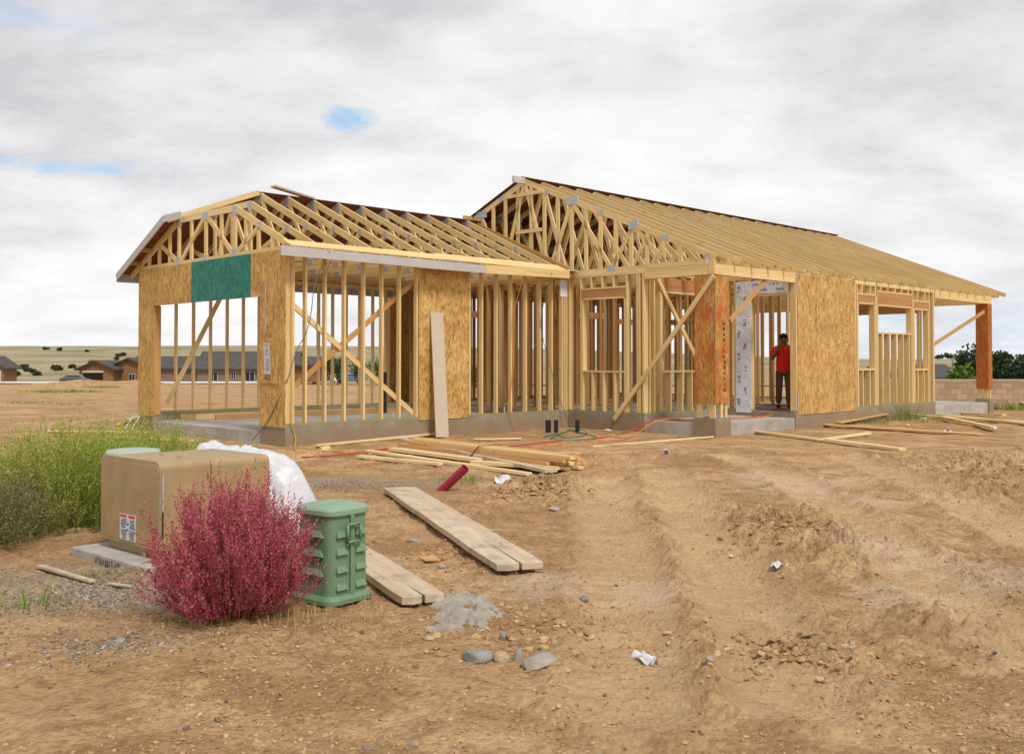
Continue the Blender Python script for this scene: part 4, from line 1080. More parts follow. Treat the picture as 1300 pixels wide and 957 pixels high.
for k in range(4):
    for j in range(6 - k):
        off_ = random.uniform(-.16, .14); zc = .045 + .046 * k; sc = (j - 2.5 + k * .5) * .10
        c = Vector((0, 0, zc)) + sv * sc
        MB().board(tuple(c - dv * (Lb / 2 - off_)), tuple(c + dv * (Lb / 2 + off_ * 1.3)), .040, .092, (0, 0, 1)).build('board', MT['redwood'] if (j + k) % 3 else L_, lb)
sx = MB()
sp_ = [Vector((0, 0, .02)) + sv * -.32, Vector((0, 0, .075)) + sv * -.325, Vector((0, 0, .215)) + sv * -.17, Vector((0, 0, .215)) + sv * .20, Vector((0, 0, .07)) + sv * .325, Vector((0, 0, .02)) + sv * .32]
for p, q_ in zip(sp_[:-1], sp_[1:]): sx.board(tuple(p + dv * .1), tuple(q_ + dv * .1), .025, .004, tuple(dv))
sx.build('strap', MT['black'], lb)
# at the foot of the garage wall
loose('long thin batten on the ground along the garage foundation', (402, 570), (600, 549), .07, .035, ua=.03, ub=.02)
loose('small wooden block under the batten beside the garage foundation', (407, 573), (418, 571), .10, .05)
loose('thin yellow stick on the ground in front of the porch footing', (752, 569), (905, 556), .05, .025)
loose('short board scrap in the dirt between lumber bundle and black pipe stubs', (602, 559), (662, 558), .10, .02)
loose('long pale stud crossing the dirt in front of the porch, its left end highest', (955, 549), (1095, 568), .10, .04)
loose('pale stud with its right end nearest the camera, right of the porch', (1050, 561), (1146, 574), .12, .05)
loose('short pale stud lying across the two studs right of the porch', (1040, 561), (1104, 553), .09, .04, ub=.02)
loose('long tan board with a shaded edge lying below the strand board panels', (1044, 542), (1245, 553), .25, .03, MT['redwood'], ua=.03)
loose('dark-edged board leaning flat along the foundation under the strand board', (1062, 541), (1122, 529), .22, .03, MT['lumber_dark'], ua=.05, ub=.04)
for i, (pa, pb, w, lab) in enumerate((((1168, 524), (1275, 531), .12, 'farthest of the loose studs piled by the patio slab'), ((1172, 527), (1330, 545), .14, 'long stud reaching out of the right edge from the patio pile'),
        ((1180, 532), (1330, 541), .14, 'stud in the middle of the pile below the patio slab'), ((1195, 534), (1262, 546), .12, 'stud with its end nearest the bottle in the patio pile'), ((1135, 529), (1200, 533), .12, 'short stud lying in the weeds left of the patio pile'),
        ((1290, 514), (1330, 519), .14, 'scrap board by the block wall at the right edge'))):
    loose(lab, pa, pb, w, .045, ua=.02 * i, ub=.02 * (5 - i) * .5)
loose('weathered stick lying in gravel at lower left', (50, 722), (118, 742), .045, .02, MT['weathered'])
loose('short broken stick in gravel left of the pink bush', (138, 744), (168, 748), .03, .015, MT['weathered'])
loose('splinter of wood in the dirt at lower right', (1010, 812), (1042, 808), .03, .012, MT['weathered'])
loose('flat wood splinter near the right bottom, by dirt clods', (1045, 822), (1085, 826), .06, .015, MT['weathered'])
for i, (pa, pb, lab) in enumerate((((60, 549), (185, 551), 'long thin board in the dirt left of the garage corner'), ((130, 556), (250, 562), 'pale board behind the green bush by the garage corner'), ((150, 541), (176, 530), 'orange-brown board scrap against the left garage footing'),
        ((0, 500), (48, 499), 'thin board lying in the dirt far off at the left edge'))):
    loose(lab, pa, pb, .12, .04, [L_, L_, MT['redwood'], MT['redwood']][i])
for i, (pa, pb, lab) in enumerate((((158, 545), (184, 522), 'upper of two thin white conduit sticks leaning on the left garage footing'), ((166, 547), (190, 524), 'lower of two thin white conduit sticks leaning on the left garage footing'))):
    a = P(*pa); b = onz(*pb, -.0); b = a + (b - a) * .62; b.z = a.z + .36
    o = MB().tube([(0, 0, .01), tuple(b - a)], .012, 6).build('conduit_stick', MT['white'], None, a); tag(o, lab, 'conduit', 'white conduit sticks')
sc = P(545, 712); o = MB().panel((-.07, -.05, 0), (.07, .05, .012)).build('wood_scrap', MT['redwood'], None, sc + Vector((0, 0, .012)), bevel=.002); o.rotation_euler = (R(8), R(6), R(40)); tag(o, 'small square wood scrap between the two weathered planks', 'scrap')

# pale board leaning on the garage wall
lbv = empty('leaning_board', hw(3.12, -.34, gz(*hw(3.12, -.34, 0).xy) + .0)); lbv.rotation_euler = (0, 0, TH)
zb_ = lbv.location.z
m = MB().board((0, 0, .02), (.12, .305, 1.99 - zb_), .30, .018, (1, 0, .15)); o = m.build('leaning_board', MT['beige'], None); o.matrix_world = lbv.matrix_basis; bpy.data.objects.remove(lbv)
o.name = 'leaning_board'; tag(o, 'plain beige board leaning upright against the strand board panel of the garage', 'board')

# maroon pipe, black stubs, black post
def pipe(name, label, a, b, r, mat, wall=.006, cat='pipe', group=None):
    a = Vector(a); b = Vector(b); d = (b - a)
    m = MB(); n = 16
    z = d.normalized(); x = z.orthogonal().normalized(); y = z.cross(x)
    vs = []
    for q, rr in ((Vector(), r), (d, r), (d, r - wall), (d * .4, r - wall)):
        for i in range(n): vs.append(q + x * rr * math.cos(2 * math.pi * i / n) + y * rr * math.sin(2 * math.pi * i / n))
    fs = []
    for k in range(3):
        for i in range(n): fs.append([k * n + i, k * n + (i + 1) % n, (k + 1) * n + (i + 1) % n, (k + 1) * n + i])
    fs.append([3 * n + i for i in range(n)]); fs.append([i for i in range(n)][::-1])
    m.quadset(vs, fs, [[(0, 0)] * len(f) for f in fs]); o = m.build(name, mat, None, a); return tag(o, label, cat, group)
MT['maroon'] = plain('maroon_pvc', (0.30, 0.012, 0.045), 0.35, 0.5, 0.2, 10)
pa = P(562, 622); pipe('maroon_pipe', 'maroon plastic pipe sticking slantwise out of the dirt', pa + Vector((-.05, 0, -.04)), onz(594, 594, -.18) * 1.0 if False else pa + Vector((.27, -.12, .27)), .052, MT['maroon'])
for px, lab in ((696, 'leftmost and stoutest black pipe stub in the corner of the foundations'), (706, 'black pipe stub in the middle of the three at the foundation'), (733, 'black pipe stub standing apart, nearest the porch')):
    a = P(px, 549); o = pipe('pipe_stub', lab, a + Vector((0, 0, -.03)), a + Vector((.0, 0, .245)), .055 if px == 696 else .042, MT['black'], group='black pipe stubs')
a = hw(5.25, 4.2, -.13); b_ = MB().board((0, 0, 0), (0, 0, .95), .09, .09).build('black_post', MT['black'], None, a, bevel=.004); tag(b_, 'short black post standing inside the garage', 'post')
MT['bluep'] = plain('blue_plastic', (0.02, 0.06, 0.42), 0.4, 0.5)
a = hw(2.95, .6, -.13)
o = loft(MB(), [(circ(.035, 14), 0), (circ(.035, 14), .17), (circ(.014, 14), .21), (circ(.014, 14), .24)]).build('blue_bottle', MT['bluep'], None, hw(3.0, .25, .0 - .128)); tag(o, 'small blue bottle inside the garage beside the strand board panel', 'bottle')
# lumber lying on the garage floor
for i, (u0, v0, u1, v1, h, mat, lab) in enumerate(((.9, 4.9, 5.6, 4.6, .0, L_, 'long board with orange paint marks on the garage floor, nearest the far wall'), (1.2, 4.6, 5.9, 4.3, .0, D_, 'dark board on the garage floor in front of the marked board'), (.7, 5.15, 2.4, 5.12, .0, MT['redwood'], 'reddish board against the far garage wall'), (3.1, .9, 5.9, 1.0, 0, MT['redwood'], 'thin board on the garage floor behind the side wall studs'))):
    a = hw(u0, v0, -.128 + .05); b = hw(u1, v1, -.128 + .05); mid_ = (a + b) / 2
    o = MB().board(tuple(a - mid_), tuple(b - mid_), .10 if i < 3 else .045, .05, (0, 0, 1)).build('loose_board', mat, None, mid_); tag(o, lab, 'board', 'boards on the garage floor')

# cords and ropes
def cord(name, label, pts, r, mat, cat='cord', k=5, sub=6, drape=True):
    P_ = [Vector(p) for p in pts]; out = []
    for i in range(len(P_) - 1):
        p0 = P_[max(i - 1, 0)]; p1 = P_[i]; p2 = P_[i + 1]; p3 = P_[min(i + 2, len(P_) - 1)]
        for s in range(sub):
            t = s / sub
            q = .5 * ((2 * p1) + (p2 - p0) * t + (2 * p0 - 5 * p1 + 4 * p2 - p3) * t * t + (3 * p1 - p0 - 3 * p2 + p3) * t ** 3)
            out.append(q)
    out.append(P_[-1]); o_ = out[0].copy()
    m = MB().tube([tuple(q - o_) for q in out], r, k); o = m.build(name, mat, None, o_, smooth=True); return tag(o, label, cat)
def gc(lst, up=.018): return [gp(x, y, up) for x, y in lst]
MT['cred'] = plain('red_cord', (0.52, 0.025, 0.02), 0.5); MT['corange'] = plain('orange_cord', (0.66, 0.22, 0.02), 0.5); MT['cyellow'] = plain('yellow_cord', (0.66, 0.40, 0.03), 0.5)
MT['cgreen'] = plain('green_hose', (0.02, 0.20, 0.13), 0.5); MT['ctan'] = plain('grey_green_cord', (0.10, 0.19, 0.15), 0.6)
PS = -.11 + .016
cord('red_cord', 'red cord running from the lumber pile past the stubs up onto the porch', gc([(640, 569), (700, 562), (760, 557), (792, 551)]) + [hw(6.9, -2.35, PS + .02), hw(7.3, -2.6, PS), hw(8.4, -2.9, PS), hw(9.5, -3.0, PS), hw(10.3, -2.95, .016), hw(11.0, -3.1, .016)], .011, MT['cred'])
cord('orange_cord', 'orange cord looping on the ground by the porch and inside past the door', gc([(655, 572), (715, 566), (775, 561), (800, 556)]) + [hw(6.9, -2.5, PS + .02), hw(7.5, -2.9, PS), hw(8.6, -3.1, PS), hw(9.6, -3.15, PS), hw(10.5, -3.2, .016), hw(11.1, -2.6, .016)], .010, MT['corange'])
cord('yellow_cord', 'yellow cord hanging down the garage corner and trailing over the dirt to the boards', [hw(.10, -.02, 2.7), hw(.09, -.03, 1.6), hw(.10, -.03, .6), hw(.10, -.04, .02), hw(.14, -.10, -.2)] + gc([(378, 574), (420, 573), (455, 576), (478, 571)]), .008, MT['cyellow'])
cord('red_cord', 'red and orange cord lying in the dirt in front of the garage foundation', gc([(383, 582), (420, 580), (455, 576), (500, 570)]), .011, MT['cred'])
cord('red_cord', 'red cord at the left edge behind the half-dry bush', gc([(-20, 598), (10, 597), (42, 594)]), .012, MT['cred'])
cord('green_hose', 'green hose tangled on the ground around the black pipe stubs', gc([(690, 556), (705, 552), (722, 557), (745, 552), (735, 546), (712, 551), (700, 558), (730, 560), (757, 556), (720, 546)]), .010, MT['cgreen'])
cord('green_rope', 'grey-green cord hanging from the garage eave over the right pier', [hw(.62, -.36, gtop(-.3) + .02), hw(.50, -.12, 2.4), hw(.42, -.05, 1.7), hw(.16, -.05, 1.2), hw(.02, -.05, .8), hw(-.02, .25, .35), hw(-.03, .55, .02), hw(-.06, .95, -.28)], .008, MT['ctan'])
cord('green_rope', 'grey-green cord hanging from the eave between two studs left of the wide panel', [hw(.72, -.355, gtop(-.3) + .02), hw(.68, .05, 2.2), hw(.66, .08, 1.3)], .006, MT['ctan'])
cord('orange_cord', 'thin orange cord hanging from the eave right of the garage panel to the ground', [hw(5.28, -.365, gtop(-.3)), hw(5.25, -.03, 1.9), hw(5.27, -.03, 1.0), hw(5.15, -.04, .1), hw(5.3, -.10, -.25)], .008, MT['corange'])
cord('green_rope', 'green cord hanging from the eave in the inner corner of the house', [hw(6.05, -.37, gtop(-.3)), hw(6.08, -.03, 1.9), hw(6.35, -.03, 1.0), hw(6.62, -.05, .3), hw(6.75, -.2, -.25)], .007, MT['cgreen'])
cord('black_cable', 'short black cord hooked on a stud right of the garage panel', [hw(4.75, .02, 1.02), hw(4.72, -.01, .8), hw(4.70, .0, .4), hw(4.72, .03, .05)], .008, MT['black'])

# litter
def crumple(name, label, loc, s, mat, seed, flat=.5, cat='litter', group=None, n=3):
    bm = bmesh.new(); bmesh.ops.create_icosphere(bm, subdivisions=n, radius=1)
    r = np.random.default_rng(seed); co = np.array([v.co[:] for v in bm.verts])
    d = np.zeros(len(co))
    for f, a in ((1.6, .45), (3.4, .28), (6.5, .16)):
        d += a * (fbm(co[:, 0] * f + seed, co[:, 1] * f + co[:, 2] * f * 1.3, 2))
    for v, k in zip(bm.verts, d):
        v.co *= (1 + k * 1.2); v.co.z = v.co.z * flat; v.co *= s
        v.co.x *= 1.25
    me = bpy.data.meshes.new(name); bm.to_mesh(me); bm.free(); me.materials.append(mat)
    o = bpy.data.objects.new(name, me); col.objects.link(o); o.location = loc; o.rotation_euler = (0, 0, r.uniform(0, 6)); return tag(o, label, cat, group)
def sheetlitter(name, label, loc, w, h, mat, seed, lift=.04, n=9, cat='litter', group=None, yaw=0.0, fold=1.0):
    r = np.random.default_rng(seed); g = np.linspace(-.5, .5, n); X, Y = np.meshgrid(g * w, g * h)
    ph = r.uniform(0, 6, 4)
    Z = lift * (np.abs(np.sin(X / w * 4 * fold + ph[0])) * .6 + .5 * np.abs(np.sin(Y / h * 5 * fold + ph[1])) + .25 * np.sin((X / w + Y / h) * 9 + ph[2]))
    X = X * (1 + .25 * np.sin(Y / h * 4 + ph[3])); V = np.stack([X.ravel(), Y.ravel(), Z.ravel() + .005], 1)
    i = np.arange(n * n).reshape(n, n); Fc = np.stack([i[:-1, :-1].ravel(), i[:-1, 1:].ravel(), i[1:, 1:].ravel(), i[1:, :-1].ravel()], 1)
    o = raw(name, V, Fc, mat); o.location = loc; o.rotation_euler = (0, 0, yaw)
    md = o.modifiers.new('thick', 'SOLIDIFY'); md.thickness = .002
    return tag(o, label, cat, group)
G_ = 'pieces of white litter'
sheetlitter('paper_litter', 'crumpled white paper lying in the dirt at bottom centre', P(820, 842), .08, .17, MT['paper'], 2, .04, 14, group=G_, yaw=.5)
sheetlitter('paper_litter', 'white bag with a blue mark beside the grass behind the maroon pipe', P(636, 615), .17, .24, MT['white'], 3, .09, 12, group=G_, yaw=.3, fold=.6)
sheetlitter('paper_litter', 'small torn white paper on the dirt mound right of centre', P(988, 722), .10, .12, MT['paper'], 4, .035, 10, group=G_, yaw=-.7)
for i, (px, py, s, lab) in enumerate(((820, 599, .05, 'small white scrap on the dirt in front of the porch'), (1003, 680, .035, 'tiny white scrap at the top of the dirt mound'), (1240, 573, .10, 'white crushed cup at right on the open dirt'), (1252, 578, .08, 'flattened white wrapper beside the crushed cup'),
        (1172, 532, .09, 'white wrapper in the weeds by the patio pile'), (702, 645, .05, 'white crumb of plaster by the dirt clods'), (772, 547, .10, 'clear plastic wrapper by the porch corner'), (1152, 540, .07, 'pale wrapper at the edge of the tall weeds'), (1090, 539, .05, 'white scrap under the dark-edged board'), (235, 660, .03, 'tiny white scrap at the pad of the transformer'), (928, 706, .03, 'pale stone chip on the dirt mound'), (1052, 612, .035, 'small grey-blue scrap on open dirt right of centre'))):
    crumple('litter_scrap', lab, P(px, py) + Vector((0, 0, s * .12)), s * .62, MT['paper'], 60 + i, .42, group='small scraps of litter', n=2)
def bottle(label, px, py, yaw, capm):
    p = P(px, py); root = empty('plastic_bottle', p + Vector((0, 0, .036)), yaw); tag(root, label, 'bottle', 'empty drink bottles')
    o = loft(MB(), [(circ(.030, 12), -.10), (circ(.034, 12), -.09), (circ(.034, 12), .03), (circ(.013, 12), .09), (circ(.013, 12), .10)]).build('body', MT['clear'], root, smooth=True); o.rotation_euler = (0, R(90), 0)
    o = loft(MB(), [(circ(.0355, 12), -.05), (circ(.0355, 12), .02)]).build('label_band', capm, root); o.rotation_euler = (0, R(90), 0)
MT['clear'] = plain('clear_plastic', (0.62, 0.66, 0.70), 0.15, 0.6, 0.05)
bottle('empty drink bottle with a dark label at the end of the long tan board', 1203, 550, .3, MT['ink'])
bottle('empty drink bottle with a blue label beside the patio pile', 1262, 546, 1.2, MT['blueink'])
cp = pipe('pipe_offcut', 'short white pipe offcut with its open end towards the camera, on the dirt', P(845, 577) + Vector((.02, .12, .03)), P(845, 577) + Vector((0, -.06, .035)), .045, MT['white'])
MT['tarpgreen'] = plain('green_tarp', (0.015, 0.13, 0.09), 0.5)
sheetlitter('green_tarp', 'dark green cloth bunched at the foundation below the strand board', P(1030, 541), .7, .35, MT['tarpgreen'], 8, .10, 12, cat='tarp', yaw=.4)
o = loft(MB(), [(circ(.04, 12), 0), (circ(.04, 12), .16), (circ(.02, 12), .2), (circ(.02, 12), .24)]).build('spray_can', MT['white'], None, hw(7.62, PV + .06, .879)); tag(o, 'white spray can on the window sill behind the porch', 'can')

# white plastic sheet draped behind the transformer
def plastic_sheet():
    n, m = 46, 34
    a = np.linspace(0, 1, n); b = np.linspace(0, 1, m); A, B = np.meshgrid(a, b, indexing='ij')
    # ridge runs from behind the cabinet to the right; cross-section falls to the ground
    x0, y0 = -2.72, 8.85; x1, y1 = -1.70, 8.50
    X = x0 + (x1 - x0) * A + (B - .5) * .75 * .55; Y = y0 + (y1 - y0) * A - (B - .5) * .75 * -.9 * .6
    prof = np.sin(np.pi * np.clip(B, 0, 1)) ** .55
    env = np.where(A < .55, .80 + .02 * np.sin(A * 9), .80 * np.cos((A - .55) / .45 * np.pi / 2) ** .55)
    H = env * prof * (.96 + .03 * np.sin(A * 14 + B * 3))
    H += .05 * fbm(A * 5 + B * 2, B * 5, 4) - .07 * np.abs(fbm(A * 8 - B * 3, B * 5 + 3, 2)) - .02 * np.abs(np.sin(A * 21 + 3 * np.sin(B * 5)))
    Z = ground_z(X, Y) + np.maximum(H, .006 + .01 * np.abs(fbm(A * 9, B * 9, 2)))
    V = np.stack([X.ravel(), Y.ravel(), Z.ravel()], 1); i = np.arange(n * m).reshape(n, m)
    Fc = np.stack([i[:-1, :-1].ravel(), i[:-1, 1:].ravel(), i[1:, 1:].ravel(), i[1:, :-1].ravel()], 1)
    mt, t, bb = newmat('white_sheeting', 0.38, 0.4); t.links.new(ramp(t, noise(t, objn(t), 4, 4), [(.3, (.54, .545, .57)), (.7, (.62, .625, .65))]), bb.inputs['Base Color'])
    bump(t, bb, noise(t, objn(t), 14, 4, .55, .8), .5, .02)
    o = raw('plastic_sheet', V, Fc, mt, smooth=True); md = o.modifiers.new('thick', 'SOLIDIFY'); md.thickness = .004
    tag(o, 'white plastic sheeting bunched up behind the tan transformer cabinet', 'plastic sheet')
plastic_sheet()

# rocks, broken concrete, clods, gravel
MT['rock'] = plain('grey_rock', (0.26, 0.245, 0.225), 0.9, 0.2, 0.35, 9, bmp=.6, bs=40)
MT['rock_tan'] = plain('tan_rock', (0.40, 0.30, 0.19), 0.9, 0.2, 0.3, 9, bmp=.6, bs=40)
MT['broken'] = plain('broken_concrete', (0.33, 0.295, 0.245), 0.92, 0.15, 0.25, 7, bmp=.7, bs=30)
def rock(label, px, py, sx_, sy_, sz_, mat, seed, cat='rock', group='rocks at the bottom of the picture', name='rock', sub=3):
    bm = bmesh.new(); bmesh.ops.create_icosphere(bm, subdivisions=sub, radius=1); r = np.random.default_rng(seed)
    for _ in range(9):      # chop with random planes for flat broken faces
        nrm = Vector(r.normal(size=3)).normalized(); dcut = r.uniform(.60, .86)
        for v in bm.verts:
            e = v.co.dot(nrm) - dcut
            if e > 0: v.co -= nrm * e
    for v in bm.verts: v.co += Vector(r.normal(size=3)) * .012; v.co = Vector((v.co.x * sx_, v.co.y * sy_, v.co.z * sz_))
    me = bpy.data.meshes.new(name); bm.to_mesh(me); bm.free(); me.materials.append(mat)
    o = bpy.data.objects.new(name, me); col.objects.link(o); o.location = P(px, py) + Vector((0, 0, sz_ * .35)); o.rotation_euler = (0, 0, r.uniform(-.4, .4))
    return tag(o, label, cat, group)
rock('dark flat-topped grey rock at bottom centre, left of two smaller stones', 606, 838, .085, .06, .050, MT['rock'], 1)
rock('largest pale grey rock at the bottom, right of the dark rock', 688, 846, .105, .075, .055, MT['broken'], 2)
rock('small tan stone between the dark and the pale grey rock', 637, 838, .05, .04, .04, MT['rock_tan'], 3)
rock('thin grey stone leaning beside the pale grey rock', 657, 838, .028, .03, .05, MT['broken'], 4)
rock('small grey pointed stone above the tan stone', 638, 812, .02, .02, .035, MT['rock'], 5)
rock('rounded dirt-coloured stone right of the weathered plank end', 545, 812, .035, .03, .025, MT['rock_tan'], 6)
rock('grey stone in the dirt right of the weathered plank', 742, 762, .03, .025, .028, MT['rock'], 7)
rock('small pale stone near the right end of the splintered plank', 703, 648, .07, .05, .03, MT['broken'], 8)
rock('small pale stone near the white paper at bottom centre', 901, 838, .022, .02, .018, MT['broken'], 9)
rock('pale stone in the dirt right of the tyre marks at bottom', 963, 855, .03, .02, .018, MT['rock_tan'], 10)
rock('dark stone in the gravel at lower left', 152, 815, .035, .03, .022, MT['rock'], 11)
rock('dark small stone in the gravel left of the pink bush', 130, 765, .03, .025, .02, MT['rock'], 12)
rock('grey chunk between the planks, left of the square scrap', 525, 688, .07, .03, .03, MT['broken'], 13)
rock('grey stone chip beside the square wood scrap', 561, 720, .03, .025, .02, MT['broken'], 14)
def concrete_patch():
    c = P(590, 772); n = 70; g = np.linspace(-1, 1, n); X, Y = np.meshgrid(g * .30, g * .46)
    r = np.hypot(X / .27, Y / .40) + .55 * fbm(X * 5 + 3, Y * 5, 3)
    # cracked crust: cells from worley-like noise
    rg = np.random.default_rng(5); pts = rg.uniform(-1, 1, (34, 2)) * [.36, .52]
    d = np.sqrt((X[..., None] - pts[:, 0]) ** 2 + (Y[..., None] - pts[:, 1]) ** 2); d.sort(-1)
    crack = np.clip((d[..., 1] - d[..., 0]) / .030, 0, 1)
    H = np.clip((1.0 - r) * 2.2, -.5, 1) * .032 + .016 * fbm(X * 14, Y * 14, 4, .65) - (1 - crack) * .030 + .018 * fbm(X * 4, Y * 4, 2)
    Z = ground_z(X + c.x, Y + c.y) - c.z + np.where(r < 1.05, H, -.03)
    V = np.stack([X.ravel(), Y.ravel(), Z.ravel()], 1); i = np.arange(n * n).reshape(n, n)
    Fc = np.stack([i[:-1, :-1].ravel(), i[:-1, 1:].ravel(), i[1:, 1:].ravel(), i[1:, :-1].ravel()], 1)
    o = raw('concrete_spill', V, Fc, MT['broken'], smooth=False); o.location = c
    tag(o, 'cracked grey lump of spilled concrete at the end of the lower plank', 'concrete spill')
concrete_patch()
def scatter(name, label, n, region, smin, smax, mat, seed, cat, flat=.6, power=2.6):
    r = np.random.default_rng(seed)
    t = (1 + 5 ** .5) / 2
    ico = np.array([(-1, t, 0), (1, t, 0), (-1, -t, 0), (1, -t, 0), (0, -1, t), (0, 1, t), (0, -1, -t), (0, 1, -t), (t, 0, -1), (t, 0, 1), (-t, 0, -1), (-t, 0, 1)]) / math.hypot(1, t)
    fi = np.array([(0, 11, 5), (0, 5, 1), (0, 1, 7), (0, 7, 10), (0, 10, 11), (1, 5, 9), (5, 11, 4), (11, 10, 2), (10, 7, 6), (7, 1, 8), (3, 9, 4), (3, 4, 2), (3, 2, 6), (3, 6, 8), (3, 8, 9), (4, 9, 5), (2, 4, 11), (6, 2, 10), (8, 6, 7), (9, 8, 1)])
    x, y = region(r, n); n = len(x); s = smin + (smax - smin) * r.uniform(0, 1, n) ** power
    j = ico[None] * (1 + r.uniform(-.42, .38, (n, 12, 1))) * s[:, None, None] * np.stack([r.uniform(.7, 1.4, n), r.uniform(.7, 1.4, n), r.uniform(.6, 1.1, n) * flat * 1.3], 1)[:, None, :]
    a = r.uniform(0, 6.28, n); ca, sa = np.cos(a)[:, None], np.sin(a)[:, None]
    xx = j[..., 0] * ca - j[..., 1] * sa; yy = j[..., 0] * sa + j[..., 1] * ca
    z = ground_z(x, y)
    V = np.stack([xx + x[:, None], yy + y[:, None], j[..., 2] + (z + s * flat * .35)[:, None]], -1).reshape(-1, 3)
    Fc = (np.arange(n)[:, None, None] * 12 + fi[None]).reshape(-1, 3)
    o = raw(name, V, Fc, mat); tag(o, label, cat, None, 'stuff'); return o
def islandmat(name, stops):
    m, t, b = newmat(name, .95, .1); c = ramp(t, island(t), stops)
    c = mixc(t, .5, c, ramp(t, noise(t, objn(t), 60, 3), [(.3, (.7, .68, .65)), (.65, (1.08, 1.08, 1.08))]), 'MULTIPLY'); t.links.new(c, b.inputs['Base Color']); return m
MT['clod'] = islandmat('dirt_clod', [(0, (0.31, 0.175, 0.082)), (.6, (0.44, 0.275, 0.14)), (1, (0.56, 0.385, 0.215))])
MT['gravel'] = islandmat('gravel', [(0, (0.12, 0.10, 0.08)), (.4, (0.25, 0.20, 0.145)), (.85, (0.36, 0.295, 0.22)), (1, (0.50, 0.44, 0.38))])
def reg_all(r, n):
    px = r.uniform(-60, 1360, n); py = 535 + (960 - 535) * r.uniform(0, 1, n)
    d = ray(0, 0); pts = np.array([onz(a, b, -.42)[:2] for a, b in zip(px, py)])
    keep = fbm(pts[:, 0] * .9 + 30, pts[:, 1] * .9 - 11, 3) > r.uniform(-.42, .32, n)
    uvp = [(HM.inverted() @ Vector((x, y, 0))) for x, y in pts]
    keep &= np.array([not ((q.x > -.1 and q.y > -.15) or (q.x > 6.7 and q.y > VR - .2)) for q in uvp])
    return pts[keep, 0], pts[keep, 1]
scatter('dirt_clods', 'crumbly brown dirt clods strewn over the whole site', 24000, reg_all, .003, .0125, MT['clod'], 71, 'dirt clods', .6, 3.2)
def reg_spots(spots):
    def f(r, n):
        xs, ys = [], []
        for (px, py, rx, ry), w in spots:
            k = int(n * w); c = P(px, py); a = r.uniform(0, 6.28, k); q = np.sqrt(r.uniform(0, 1, k)) * np.abs(r.normal(.7, .4, k))
            xs.append(c.x + np.cos(a) * q * rx); ys.append(c.y + np.sin(a) * q * ry)
        return np.concatenate(xs), np.concatenate(ys)
    return f
scatter('dirt_clods', 'larger brown clods heaped beside the lumber and on the dirt mounds', 5200, reg_spots([((680, 622, .6, .6), .35), ((1010, 670, .8, .8), .2), ((590, 690, .4, .6), .1), ((1000, 825, .5, .5), .12), ((690, 800, .8, .7), .12), ((1270, 600, 1.5, 1.5), .11)]), .004, .030, MT['clod'], 72, 'dirt clods', .55, 4.8)
scatter('gravel', 'grey gravel spread in front of the transformer pad and at lower left', 11000, reg_spots([((170, 750, 1.0, .75), .45), ((60, 760, .9, .8), .2), ((140, 820, .9, .5), .17), ((440, 618, 1.0, .6), .18)]), .0025, .011, MT['gravel'], 73, 'gravel', .6, 2.0)
def reg_few(r, n):
    x, y = reg_all(r, n); return x, y
scatter('gravel', 'pale pebbles scattered thinly over the dirt', 450, reg_few, .004, .020, MT['gravel'], 74, 'pebbles', .6, 3.0)

# ------------------------------------------------------------------ the worker in the doorway
def skin(name, V, E_, rad, mat, parent, root=0, sub=2):
    me = bpy.data.meshes.new(name); me.from_pydata([tuple(v) for v in V], E_, []); me.materials.append(mat)
    o = bpy.data.objects.new(name, me); col.objects.link(o); o.parent = parent
    md = o.modifiers.new('skin', 'SKIN'); md.use_smooth_shade = True
    sv_ = me.skin_vertices[0].data
    for i, r in enumerate(rad): sv_[i].radius = (r, r) if not isinstance(r, tuple) else r
    sv_[root].use_root = True
    sd_ = o.modifiers.new('sub', 'SUBSURF'); sd_.levels = sub; sd_.render_levels = sub
    return o
MT['skin'] = plain('skin', (0.30, 0.155, 0.095), 0.55, 0.35, 0.06, 8)
MT['shirt'] = plain('red_cotton', (0.88, 0.040, 0.028), 0.85, 0.2, 0.08, 10)
MT['trousers'] = plain('brown_cotton', (0.17, 0.105, 0.06), 0.9, 0.2, 0.15, 10)
MT['hair'] = plain('black_hair', (0.012, 0.010, 0.009), 0.6, 0.3)
MT['boots'] = plain('dark_boots', (0.045, 0.03, 0.022), 0.7, 0.3)
pp = hw(11.25, -2.66, 0.0)
man = empty('person', (pp.x, pp.y, 0.002), math.atan2(-pp.x, pp.y) * .8 + R(2)); man.scale = (.965, .965, .965)
tag(man, 'worker in red t-shirt and brown trousers standing in the doorway, hand to his ear', 'person')
# x to the picture's right, -y towards the camera
BV = [(0, 0, .93), (0, .01, 1.10), (0, .015, 1.30), (0, .005, 1.445), (0, -.015, 1.52), (0, -.03, 1.60), (0, -.035, 1.67),
      (-.11, .01, 1.405), (-.205, .0, 1.375), (-.265, -.03, 1.135), (-.165, -.155, 1.355), (-.125, -.135, 1.455),
      (.11, .01, 1.405), (.205, .0, 1.375), (.255, .02, 1.12), (.265, -.05, .90), (.262, -.075, .83),
      (-.09, .0, .88), (-.10, -.01, .50), (-.115, .03, .10), (-.115, -.01, .045), (-.125, -.13, .03),
      (.09, .0, .88), (.105, -.03, .50), (.12, -.02, .10), (.12, -.06, .045), (.135, -.18, .03)]
BE = [(0, 1), (1, 2), (2, 3), (3, 4), (4, 5), (5, 6), (3, 7), (7, 8), (8, 9), (9, 10), (10, 11), (3, 12), (12, 13), (13, 14), (14, 15), (15, 16),
      (0, 17), (17, 18), (18, 19), (19, 20), (20, 21), (0, 22), (22, 23), (23, 24), (24, 25), (25, 26)]
BR = [.11, .095, .09, .052, .054, .088, .082, .08, .065, .046, .036, .034, .08, .065, .046, .036, .034, .088, .062, .042, .045, .035, .088, .062, .042, .045, .035]
